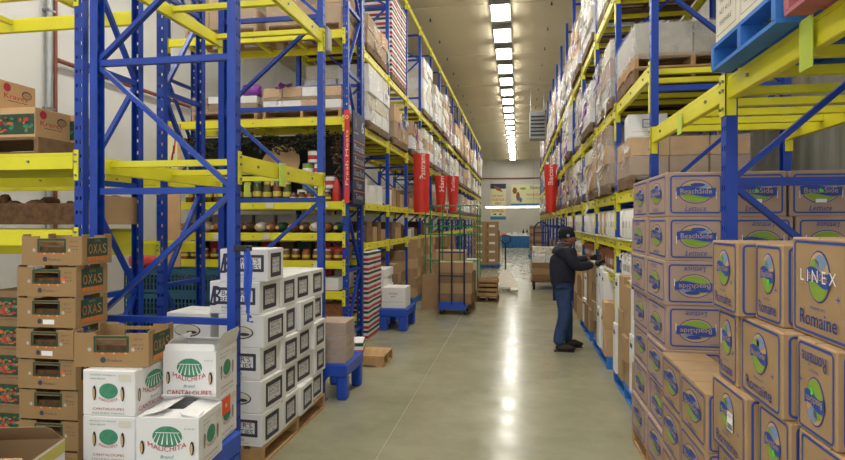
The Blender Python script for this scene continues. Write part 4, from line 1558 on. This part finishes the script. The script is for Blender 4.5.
# dark teal crates stacked between the racks, red sack on them
TC = (.5, .36, .3)
def tcrate():
    sx, sy, sz = TC
    b = MB()
    b.box(-sx/2, sx/2, -sy/2, sy/2, 0, .012)
    for z0, z1 in ((0, .05), (.24, .3)):
        b.box(-sx/2, sx/2, -sy/2, -sy/2+.012, z0, z1).box(-sx/2, sx/2, sy/2-.012, sy/2, z0, z1)
        b.box(-sx/2, -sx/2+.012, -sy/2, sy/2, z0, z1).box(sx/2-.012, sx/2, -sy/2, sy/2, z0, z1)
    for i in range(11):
        x = -sx/2+.01+(sx-.02)*i/10
        for y in (-sy/2, sy/2-.01):
            b.box(x-.01, x+.01, y, y+.01, .05, .24)
    for z in (.11, .18):
        b.box(-sx/2, sx/2, -sy/2, -sy/2+.01, z, z+.012)
    for i in range(8):
        y = -sy/2+.01+(sy-.02)*i/7
        for x in (-sx/2, sx/2-.01):
            b.box(x, x+.01, y-.01, y+.01, .05, .24)
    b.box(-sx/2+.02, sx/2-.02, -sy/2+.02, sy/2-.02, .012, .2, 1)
    return b.mesh('crate', ['plastic_teal', 'dark_fill'])
TCM = tcrate()
for c in range(3):
    for r in range(4):
        o = put('plastic_crate', TCM, None, (-4.55+.53*c, 6.45, r*.301), math.radians((2, -1, 1)[c]))
        tag(o, f'dark teal slatted plastic crate, {ORD[3-r]} from the top, {["left", "middle", "right"][c]} column', 'crate', 'dark teal crates')
tag(MB().ball((0, 0, .1), .22, .16, .13, 12, 8, fn=lambda q, p: p*(1+.2*noise.noise(q*1.7))).build('red_sack', 'plastic_red', None, (-4.62, 6.45, 1.19), smooth=80), 'red plastic sack lying on the dark teal crates', 'sack')
# poster board behind the crosswise racks
t = thing('produce_board', 'tall yellowish board with red scribbles behind the crosswise rack', 'board', (-4.62, 6.6+.35, 2.15))
MB().box(-.14, .14, 0, .02, -2.15, .95).build('panel', 'tan_light', t)
p = Print('front', (.28, 0, .9)); p.rect(-.1, .1, .1, .8, 1); p.layer()
for i in range(5):
    p.poly([(-.08+.03*i, .15+.1*i), (-.06+.03*i, .15+.1*i), (.0+.02*i, .35+.1*i), (-.02+.02*i, .37+.1*i)], 0)
p.build('scribbles', ['print_red', 'poster_cream'], t)

# ------------------------------------------------------------------ things standing in the aisle
platform('blue plastic platform under the brown cartons next to the potato stack', (-1.86, 5.72, 0), .36, .62, .36)
for r in range(3):
    carton('wrapped_carton', f'pale brown film-wrapped carton on the front aisle platform, {ORD[2-r]} from the top', (.30, .34, .135), 'tan_pink', (-1.86, 5.62, .361+r*.136), math.radians(2), (), 'brown cartons on the platform')
    put('film_sheet', shared(('fs',), lambda: film_mesh(.30, .34, .135, 5, .004).mesh('film_sheet', 'film', 180)), bpy.data.objects[[o.name for o in COL.objects if o.name.startswith('wrapped_carton')][-1]])
pallet('broken wooden pallet with a raised board in front of the navy sign rack', (-1.95, 6.98, 0), PI/2, .5, .66, 'wood')
o = put('striped_carton', striped_mesh((.26, .34, .16)), None, (-2.05, 6.9, .136), .2)
tag(o, 'red, white and green striped carton lying on the broken pallet', 'carton')
open_carton('white_carton', 'open white carton tilted beside the grocery rack end', (.34, .3, .42), (-2.52, 6.72, .0), .3, [], [('f', 60, .15), ('r', 40, .12), ('l', 75, .14)])
platform('blue plastic platform in the aisle carrying a white carton', (-2.02, 9.42, 0), .48, .8, .36)
S = (.4, .44, .34)
p = Print('front', S); p.txt('FROZEN', 0, .24, .14, .03, 0); p.txt('BEEF', 0, .19, .08, .02, 1); p.rect(-.18, .18, .1, .103, 1)
carton('white_carton', 'white carton with red print on the blue aisle platform', S, 'carton_white', (-2.02, 9.3, .361), 0, [p.mesh('printed_label', ['print_red', 'print_dark'])])

# blue cage cart with brown cartons
t = thing('cage_cart', 'tall dark blue frame cart in the aisle loaded with brown cartons', 'cart', (-1.25, 11.05, 0))
MB().box(-.27, .3, -.3, .3, .14, .2, ch=.01).build('deck', 'plastic_blue', t)
MB().box(-.25, .25, -.31, -.3, .1, .26).build('bumper', 'plastic_blue', t)
for x in (-.24, 0, .24):
    MB().tube([(x, -.3, .2), (x, -.3, 1.82)], .016, 8).build('upright', 'sign_navy', t)
for z in (.75, 1.2, 1.82):
    MB().tube([(-.24, -.3, z), (.24, -.3, z)], .013, 8).build('cross_rail', 'sign_navy', t)
for x in (-.22, .24):
    for y in (-.24, .24):
        MB().tube([(x-.02, y, .06), (x+.02, y, .06)], .06, 12).build('wheel', 'rubber', t)
        MB().box(x-.03, x+.03, y-.02, y+.02, .06, .14).build('caster_fork', 'steel', t)
lc = ['bottom', 'second', 'third', 'top']
for r in range(4):
    carton('brown_carton', f'brown carton inside the blue frame cart, {lc[r]} one', (.66, .48, .2), 'tan' if r % 2 else 'tan_dark', (-1.2, 11.06, .2+.201*r), math.radians(r*2-3), (), 'cartons on the frame cart')
tag(MB().box(-.25, .25, -.012, .012, 0, .72).box(-.25, -.23, -.03, .012, 0, .72).build('cardboard_sheet', 'tan', None, (-1.72, 11.5, 0), .5), 'upright brown cardboard sheet leaning beside the blue frame cart', 'cardboard')
tag(MB().box(-.15, .15, -.012, .012, 0, .8).box(.13, .15, -.03, .012, 0, .8).build('cardboard_sheet', 'tan_dark', None, (-.98, 11.62, 0), -.6), 'folded brown cardboard sheet standing behind the frame cart', 'cardboard')
# green cage cart further back
t = thing('cage_cart', 'tall green frame cart standing behind the blue one', 'cart', (-1.5, 13.2, 0))
MB().box(-.62, .62, -.4, .4, .16, .22, ch=.01).build('deck', 'green_paint', t)
for x in (-.6, -.2, .2, .6):
    MB().tube([(x, -.38, .2), (x, -.38, 2.15)], .016, 8).build('upright', 'green_paint', t)
for x in (-.6, .6):
    MB().tube([(x, .38, .2), (x, .38, 2.15)], .016, 8).build('upright', 'green_paint', t)
for z in (.9, 1.5, 1.68, 2.15):
    MB().tube([(-.6, -.38, z), (.6, -.38, z)], .016, 8).build('cross_rail', 'green_paint', t)
    for x in (-.6, .6):
        MB().tube([(x, -.38, z), (x, .38, z)], .013, 8).build('side_rail', 'green_paint', t)
for x in (-.52, .52):
    for y in (-.3, .3):
        MB().tube([(x-.02, y, .07), (x+.02, y, .07)], .07, 12).build('wheel', 'rubber', t)
        MB().box(x-.03, x+.03, y-.02, y+.02, .07, .16).build('caster_fork', 'steel', t)
for r in range(3):
    carton('brown_carton', f'brown carton on the green frame cart, {["bottom", "middle", "top"][r]} one', (.7, .5, .3), ['tan_dark', 'tan', 'tan_light'][r], (-1.55, 13.2, .221+.301*r), 0, (), 'cartons on the green cart')
carton('white_carton', 'white carton beside the brown ones on the green frame cart', (.3, .4, .7), 'carton_cream', (-1.04, 13.2, .221), 0)
# low stack of slatted crates on a pallet
pallet('dark wooden pallet under the low flat crates in the aisle', (-.68, 12.9, 0), 0, .5, .6, 'wood_dark')
for r in range(4):
    o = put('flat_crate', shared(('flc',), lambda: MB().box(-.23, .23, -.27, .27, 0, .01).box(-.23, .23, -.27, -.26, 0, .07).box(-.23, .23, .26, .27, 0, .07).box(-.23, -.2, -.27, -.24, 0, .1).box(.2, .23, -.27, -.24, 0, .1).box(-.23, -.2, .24, .27, 0, .1).box(.2, .23, .24, .27, 0, .1).box(-.2, .2, -.24, .24, .01, .05, 1).mesh('flat_crate', ['wood', 'wood_dark'])), None, (-.68+.01*(r % 2), 12.9, .136+.1*r), .03*r)
    tag(o, f'flat wooden crate in the low aisle stack, {ORD[3-r]} from the top', 'crate', 'flat crates')
# pallet jack
t = thing('pallet_jack', 'pale pallet jack parked in the aisle with its handle upright', 'pallet jack', (-.33, 15.2, 0))
b = MB().add([(-.34, -.5, .1), (.34, -.5, .1), (.08, .1, .5), (-.08, .1, .5), (-.34, -.5, .06), (.34, -.5, .06), (.08, .1, .06), (-.08, .1, .06)],
             [(0, 1, 2, 3), (7, 6, 5, 4), (0, 4, 5, 1), (1, 5, 6, 2), (2, 6, 7, 3), (3, 7, 4, 0)])
b.build('frame', 'carton_cream', t)
for x in (-.24, .24):
    MB().box(x-.09, x+.09, -.95, -.48, .05, .1, ch=.01).build('fork', 'carton_cream', t)
MB().tube([(0, .1, .12), (0, .1, .42)], .05, 12).build('pump', 'steel_paint', t, smooth=50)
MB().tube([(0, .12, .4), (0, .18, 1.2)], .022, 8).build('handle_shaft', 'black', t)
MB().tube([(0, .18, 1.18), (-.14, .19, 1.28), (-.13, .2, 1.4), (0, .2, 1.42), (.13, .2, 1.4), (.14, .19, 1.28), (0, .18, 1.18)], .018, 8).build('handle_loop', 'black', t)
for x in (-.08, .08):
    MB().tube([(x-.025, .16, .09), (x+.025, .16, .09)], .09, 14).build('wheel', 'rubber', t)
# far carton stacks on a pallet
pallet('blue pallet under the tall brown carton stacks far down the aisle', (-1.25, 22.6, 0), 0, 1.1, 1.2, 'wood_blue')
BP = {}
for c in range(2):
    for r in range(5):
        S = (.49, .5, .33)
        def bp():
            p = Print('front', S); p.rect(-.1, .12, .12, .2, 0); p.rect(-.2, .2, .31, .315, 1); p.rect(-.2, -.14, .05, .28, 1); return p.mesh('paper_label', ['paper_white', 'tan_dark'])
        carton('far_carton', f'brown white-labelled carton far down the aisle, {ORD[4-r]} down, {["outer", "inner"][c]} column', S, 'tan', (-1.5+.5*c, 22.3, .137+.332*r), 0, [shared(('bp',), bp)], 'far brown carton stacks')
for r in range(5):
    carton('far_carton', f'brown carton in the narrow stack behind the far pallet, {ORD[4-r]} from the top', (.4, .5, .28), 'tan_dark', (-1.0, 25.2, .281*r), 0, (), 'narrow far stack')
# stack of brown trays and hand truck on the man's side
pallet('blue pallet under the brown tray stack by the far rack end', (.92, 29.6, 0), 0, .8, 1.0, 'wood_blue')
for r in range(8):
    carton('far_tray', f'brown tray in the stack near the blue table, {ORD[7-r]} from the top', (.66, .6, .18), ['tan', 'tan_dark'][r % 2], (.92, 29.5, .137+.182*r), math.radians((r % 3)-1), (), 'brown tray stack', 'tray')
t = thing('hand_truck', 'dark blue hand truck with an arched handle beyond the man', 'hand truck', (.72, 18.0, 0))
pts = [(-.22, 0, .15), (-.22, .06, 1.5)]+[(-.22*math.cos(PI*i/8), .06+.02, 1.5+.28*math.sin(PI*i/8)) for i in range(1, 8)]+[(.22, .06, 1.5), (.22, 0, .15)]
MB().tube(pts, .022, 8).build('frame_tube', 'sign_navy', t)
for z in (.45, .8, 1.15, 1.45):
    MB().tube([(-.22, .03, z), (.22, .03, z)], .016, 6).build('rung', 'sign_navy', t)
MB().box(-.24, .24, -.3, .02, .03, .045).build('toe_plate', 'steel', t)
for x in (-.26, .26):
    MB().tube([(x-.03, .1, .13), (x+.03, .1, .13)], .13, 14).build('wheel', 'rubber', t)
# flat cart behind the man with brown trays and a white wrapped block
t = thing('flat_cart', 'low flat cart behind the man carrying brown trays', 'cart', (.72, 15.6, 0))
MB().box(-.38, .38, -.5, .5, .2, .25).build('deck', 'wood_dark', t)
for x in (-.3, .3):
    for y in (-.4, .4):
        MB().tube([(x-.025, y, .09), (x+.025, y, .09)], .09, 12).build('wheel', 'rubber', t)
        MB().box(x-.03, x+.03, y-.03, y+.03, .1, .2).build('caster_fork', 'black', t)
for r in range(3):
    carton('brown_tray', f'brown tray on the flat cart behind the man, {["bottom", "middle", "top"][r]} one', (.7, .8, .15), ['tan_dark', 'tan'][r % 2], (.72, 15.6, .251+.151*r), 0, (), 'trays on the flat cart', 'tray')
load('wrapped_block', 'white film-wrapped block on the brown trays behind the man', (.72, 15.6, .706), .66, .74, [.2, .2], 2, 2, WH, 'film_dense', 77, None)
# table with a blue cloth and posters at the back wall
t = thing('cloth_table', 'long table with a blue cloth before the back wall', 'table', (-.1, 38.2, 0))
MB().box(-1.0, 1.0, -.45, .45, .84, .9, ch=.01).build('top', 'carton_white', t)
b = MB()
n = 40
vs = []
for i in range(n+1):
    x = -.98+1.96*i/n
    d = .02*math.sin(i*1.1)
    vs += [(x, -.46+d, .06), (x, -.455, .86), (x, -.44+d, .06), (x, -.44, .86)]
fs = []
for i in range(n):
    k = 4*i
    fs += [(k, k+4, k+5, k+1), (k+2, k+3, k+7, k+6)]
b.add(vs, fs).build('cloth', 'table_cloth', t)
for x in (-.9, .9):
    MB().box(x-.03, x+.03, -.4, .4, 0, .84).build('leg_frame', 'steel', t)
for i, (x, h, mt) in enumerate(((-.85, .1, 'sticker_orange'), (-.5, .16, 'carton_white'), (-.1, .22, 'plastic_white'), (.25, .14, 'carton_cream'), (.55, .12, 'carton_white'), (.82, .2, 'carton_grey'))):
    carton('table_box', f'{["orange", "low white", "tall white", "cream", "flat white", "grey"][i]} box on the blue-cloth table', (.28, .3, h), mt, (-.1+x, 38.1, .901), 0, (), 'boxes on the table', 'box')
for i, x in enumerate((.45, .7)):
    tag(MB().lathe([(.06, 0), (.06, .25), (.02, .36), (.02, .44)], n=10).build('dark_bottle', 'black', None, (-.1+x, 38.35, .901), smooth=50), f'dark bottle on the blue-cloth table, {["shorter", "farther"][i]} of two' if False else f'dark bottle on the blue-cloth table, {["one towards the middle", "one nearer the rack"][i]}', 'bottle')
def poster(label, x0, x1, z0, z1, fn):
    t = thing('wall_poster', label, 'poster', ((x0+x1)/2, Y1-.02, z0))
    wd, h = x1-x0, z1-z0
    MB().box(-wd/2, wd/2, -.02, .0, 0, h).build('sheet', 'poster_cream', t)
    p = Print('front', (wd, .04, h), .004)
    fn(p, wd, h)
    p.build('printing', ['print_navy', 'print_red', 'poster_blue', 'print_green', 'bread', 'carton_white'], t)
def f1(p, wd, h):
    p.rect(-wd/2, wd/2, h*.86, h, 0); p.rect(-wd/2, wd/2, 0, h*.09, 2)
    p.layer()
    p.poly([(-wd*.35, h*.96), (wd*.1, h*.9), (wd*.3, h*.76), (-wd*.1, h*.82)], 4)
    for i, s in enumerate(('WE WANT', 'TO BE YOUR', 'BEST', 'FRIEND', 'SUPPLIER')):
        p.txt(s, 0, h*(.66-.105*i), wd*(.7, .8, .36, .5, .74)[i], h*.07, 1)
    for x in (-.2, .15):
        p.ell(wd*x, h*.15, wd*.09, h*.02, 0, 10)
def f2(p, wd, h):
    p.rect(-wd/2, wd/2, 0, h*.07, 2)
    p.txt('Santos', wd*.28, h*.85, wd*.36, h*.16, 0, skew=.2)
    p.txt('FRESH DAILY FOODS', wd*.22, h*.5, wd*.46, h*.1, 1)
    p.txt('quality produce', wd*.2, h*.3, wd*.4, h*.07, 3)
    p.ell(-wd*.38, h*.7, wd*.07, h*.16, 4, 14)
    p.ell(-wd*.28, h*.42, wd*.06, h*.22, 4, 14)
    p.ell(-wd*.4, h*.25, wd*.06, h*.1, 5, 12)
    p.ell(-wd*.2, h*.25, wd*.05, h*.12, 2, 12)
    p.ell(-wd*.12, h*.8, wd*.1, h*.06, 3, 12)
poster('tall cream poster with red lettering and a navy top on the back wall', -2.3, -1.0, 1.98, 5.0, f1)
poster('wide cream poster with a script heading on the back wall', -.58, 2.05, 3.2, 4.92, f2)
# red banners over the aisle
def banner(label, loc, rz, w0, w1, h, word, hk, cup=.12):
    t = thing('red_banner', label, 'banner', loc, rz, 'red product banners')
    n, m = 10, 6
    b = MB()
    vs = []
    for d in (0, .012):
        for j in range(m+1):
            f_ = j/m
            ww = w1+(w0-w1)*f_
            for i in range(n+1):
                x = (i/n-.5)
                vs.append((x*ww, -cup*(1-(2*x)**2)+d, h*f_))
    q = (n+1)*(m+1)
    fs = []
    for j in range(m):
        for i in range(n):
            k = j*(n+1)+i
            fs += [(k, k+1, k+n+2, k+n+1), (q+k, q+k+n+1, q+k+n+2, q+k+1)]
    for j in range(m):
        for i, s in ((0, 1), (n, -1)):
            k = j*(n+1)+i
            fs.append((k, k+n+1, q+k+n+1, q+k) if s > 0 else (k, q+k, q+k+n+1, k+n+1))
    for i in range(n):
        fs += [(i, q+i, q+i+1, i+1), (m*(n+1)+i, m*(n+1)+i+1, q+m*(n+1)+i+1, q+m*(n+1)+i)]
    b.add(vs, fs).build('shell', 'banner_red', t, smooth=50)
    p = Print('front', (w0, 2*cup+.012, h))
    vs2, fs2 = text2d(word)
    L_ = h*.42
    p.add([(-y*w0*.34, -cup*(1-(2*(-y*.34))**2)-.006, h*.78+x*L_) for x, y in vs2], fs2, 0)
    p.build('lettering', ['paper_white'], t)
    MB().tube([(0, 0, h-.02), (0, .05, h+.1), (hk, .05, h+.1)], .008, 5).build('hook', 'steel', t)
banner('tall red pastrami banner hanging at the beams past the navy sign', (-2.05, 12.0, 1.98), .35, .36, .33, 1.27, 'Pastrami', -.3)
banner('red ham banner hanging before the green cart', (-1.98, 14.6, 2.03), .3, .34, .2, .95, 'Ham', -.36)
banner('red turkey banner hanging beside the ham banner', (-1.78, 15.6, 2.05), .3, .36, .2, 1.0, 'Turkey', -.56)
banner('red bacon banner hanging in front of the man\'s rack', (.93, 16.5, 2.05), -.15, .40, .28, 1.37, 'Bacon', .2)

# ------------------------------------------------------------------ the man
def skin_mesh(pts, edges, radii, root, mat, levels=2, name='m'):
    me = bpy.data.meshes.new(name)
    me.from_pydata(pts, edges, [])
    o = bpy.data.objects.new(name, me)
    COL.objects.link(o)
    md = o.modifiers.new('Skin', 'SKIN')
    md.use_smooth_shade = True
    sv = me.skin_vertices[0].data
    for i, r in enumerate(radii):
        sv[i].radius = r if isinstance(r, tuple) else (r, r)
        sv[i].use_root = i == root
    s2 = o.modifiers.new('Sub', 'SUBSURF')
    s2.levels = levels
    s2.render_levels = levels
    dg = bpy.context.evaluated_depsgraph_get()
    dg.update()
    out = bpy.data.meshes.new_from_object(o.evaluated_get(dg))
    bpy.data.objects.remove(o)
    out.materials.clear()
    out.materials.append(MATS[mat])
    for p in out.polygons:
        p.use_smooth = True
    return out
MX_, MY_ = .62, 8.12
# facing +x; legs, trunk, head and arms as one body
bp_ = [(0, 0, .93), (.0, 0, 1.1), (.0, 0, 1.28), (.02, 0, 1.42), (.045, 0, 1.50), (.06, 0, 1.55), (.065, 0, 1.60),
       (.0, .1, .86), (.07, .11, .5), (.08, .12, .1), (.2, .13, .04),
       (0, -.1, .86), (.0, -.11, .5), (-.09, -.12, .1), (.03, -.13, .04),
       (.0, .17, 1.40), (.17, .21, 1.2), (.4, .14, 1.27),
       (.0, -.17, 1.40), (.14, -.22, 1.16), (.4, -.15, 1.2)]
be = [(0, 1), (1, 2), (2, 3), (3, 4), (4, 5), (5, 6), (0, 7), (7, 8), (8, 9), (9, 10), (0, 11), (11, 12), (12, 13), (13, 14), (3, 15), (15, 16), (16, 17), (3, 18), (18, 19), (19, 20)]
br = [(.05, .06), (.08, .09), (.11, .14), (.09, .11), .055, (.095, .078), (.07, .06), .05, .045, .04, .03, .05, .045, .04, .03, .06, .045, .034, .06, .045, .034]
man = put('person', skin_mesh(bp_, be, br, 0, 'skin', name='person'), None, (MX_, MY_, 0), .12)
tag(man, 'person in dark winter jacket, jeans and knit cap reaching into the shelf', 'person')
jp = [(0, 0, .84), (-.005, 0, .98), (-.01, 0, 1.16), (-.005, 0, 1.32), (.01, 0, 1.43), (.03, 0, 1.48),
      (.0, .17, 1.405), (.17, .215, 1.2), (.3, .175, 1.24), (.39, .14, 1.27), (.0, -.17, 1.405), (.14, -.225, 1.16), (.28, -.185, 1.18), (.39, -.15, 1.2)]
je = [(0, 1), (1, 2), (2, 3), (3, 4), (4, 5), (4, 6), (6, 7), (7, 8), (8, 9), (4, 10), (10, 11), (11, 12), (12, 13)]
jr = [(.14, .175), (.15, .19), (.165, .2), (.16, .19), (.115, .13), (.075, .075), .092, .078, .07, .052, .092, .078, .07, .052]
put('jacket', skin_mesh(jp, je, jr, 0, 'jacket', name='jacket'), man)
tp = [(0, 0, .9), (.02, .095, .83), (.075, .11, .5), (.08, .12, .2), (.08, .122, .07), (-.02, -.095, .83), (.005, -.11, .5), (-.075, -.12, .2), (-.09, -.122, .07)]
te = [(0, 1), (1, 2), (2, 3), (3, 4), (0, 5), (5, 6), (6, 7), (7, 8)]
tr = [(.135, .165), .12, .092, .085, .085, .12, .092, .085, .085]
put('jeans', skin_mesh(tp, te, tr, 0, 'denim', name='jeans'), man)
for (x, y, a) in ((.1, .125, .1), (-.07, -.125, -.15)):
    def shoe_fn(q, p):
        if q.x < 0: p.x *= .75
        if q.z < 0: p.z *= .55
        if q.x > .3 and q.z > 0: p.z *= .75
        return p
    o = MB().ball((.06, 0, .045), .16, .055, .07, 14, 10, fn=shoe_fn).build('shoe', 'shoe', man, (x, y, 0), a, smooth=80)
    MB().box(-.08, .2, -.045, .045, .0, .018, ch=.006).build('sole', 'rubber', o)
# head: face, ears, cap
def head_fn(q, p):
    if q.x > .3 and abs(q.y) < .25 and -.25 < q.z < .12:
        p.x += .022*(1-abs(q.y)*3)*(1 if q.z < .0 else .5)
    if q.z < -.45:
        p.x *= .95; p.y *= .82
    return p
hd = MB().ball((.085, 0, 1.60), .098, .078, .122, 20, 16, fn=head_fn)
hd.ball((.085, .08, 1.595), .02, .012, .03, 8, 6).ball((.085, -.08, 1.595), .02, .012, .03, 8, 6)
HO = (-.012, 0, -.058)
hd.build('face', 'skin', man, HO, smooth=80)
for s in (-1, 1):
    MB().ball((.173, s*.032, 1.615), .008, .012, .007, 8, 6).build('eye', 'black', man, HO, smooth=80)
    MB().box(.17, .182, s*.032-.016, s*.032+.016, 1.632, 1.639, ch=.002).build('eyebrow', 'hair', man, HO)
MB().box(.17, .18, -.024, .024, 1.545, 1.552, ch=.003).build('mouth', 'copper', man, HO)
MB().ball((.07, 0, 1.56), .085, .079, .06, 14, 8, fn=lambda q, p: p if q.x < .2 else p*.8).build('hair', 'hair', man, HO, smooth=80)
cap = MB().lathe([(.1, 0), (.108, .01), (.108, .055), (.101, .058), (.1, .09), (.085, .125), (.05, .15), (.008, .157)], n=20)
o = cap.build('knit_cap', 'knit', man, (.058, 0, 1.562), smooth=50)
o.rotation_euler = (0, math.radians(-10), 0)
o.scale = (1.08, .92, 1)
MB().tube([(0, -.106, .032), (0, -.112, .032)], .02, 12).build('badge', 'print_light_blue', o)
MB().lathe([(.085, 0), (.092, .02), (.086, .06), (.076, .066), (.074, .02)], n=16).build('collar', 'jacket', man, (.035, 0, 1.42), smooth=60)
# gloved hands
for s, base, tip in ((1, Vector((.40, .14, 1.27)), Vector((.52, .11, 1.28))), (-1, Vector((.40, -.15, 1.2)), Vector((.52, -.13, 1.22)))):
    d = (tip-base).normalized()
    side = Vector((0, 1, 0))
    upv = Vector((0, 0, 1))
    pts = [base, base+d*.05, base+d*.085]
    ed = [(0, 1), (1, 2)]
    rr_ = [.034, (.036, .044), (.03, .042)]
    for k in range(4):
        off = upv*(.03-.02*k)
        L_ = (.062, .072, .066, .05)[k]
        i0 = len(pts)
        pts += [base+d*.095+off, base+d*(.095+L_*.5)+off-side*s*.008, base+d*(.095+L_*.9)+off-side*s*.03]
        ed += [(2, i0), (i0, i0+1), (i0+1, i0+2)]
        rr_ += [.0105, .0095, .0085]
    i0 = len(pts)
    pts += [base+d*.04-side*s*.03+upv*.03, base+d*.075-side*s*.045+upv*.045]
    ed += [(1, i0), (i0, i0+1)]
    rr_ += [.013, .011]
    put('glove', skin_mesh([tuple(p) for p in pts], ed, rr_, 0, 'black', 1, 'glove'), man)
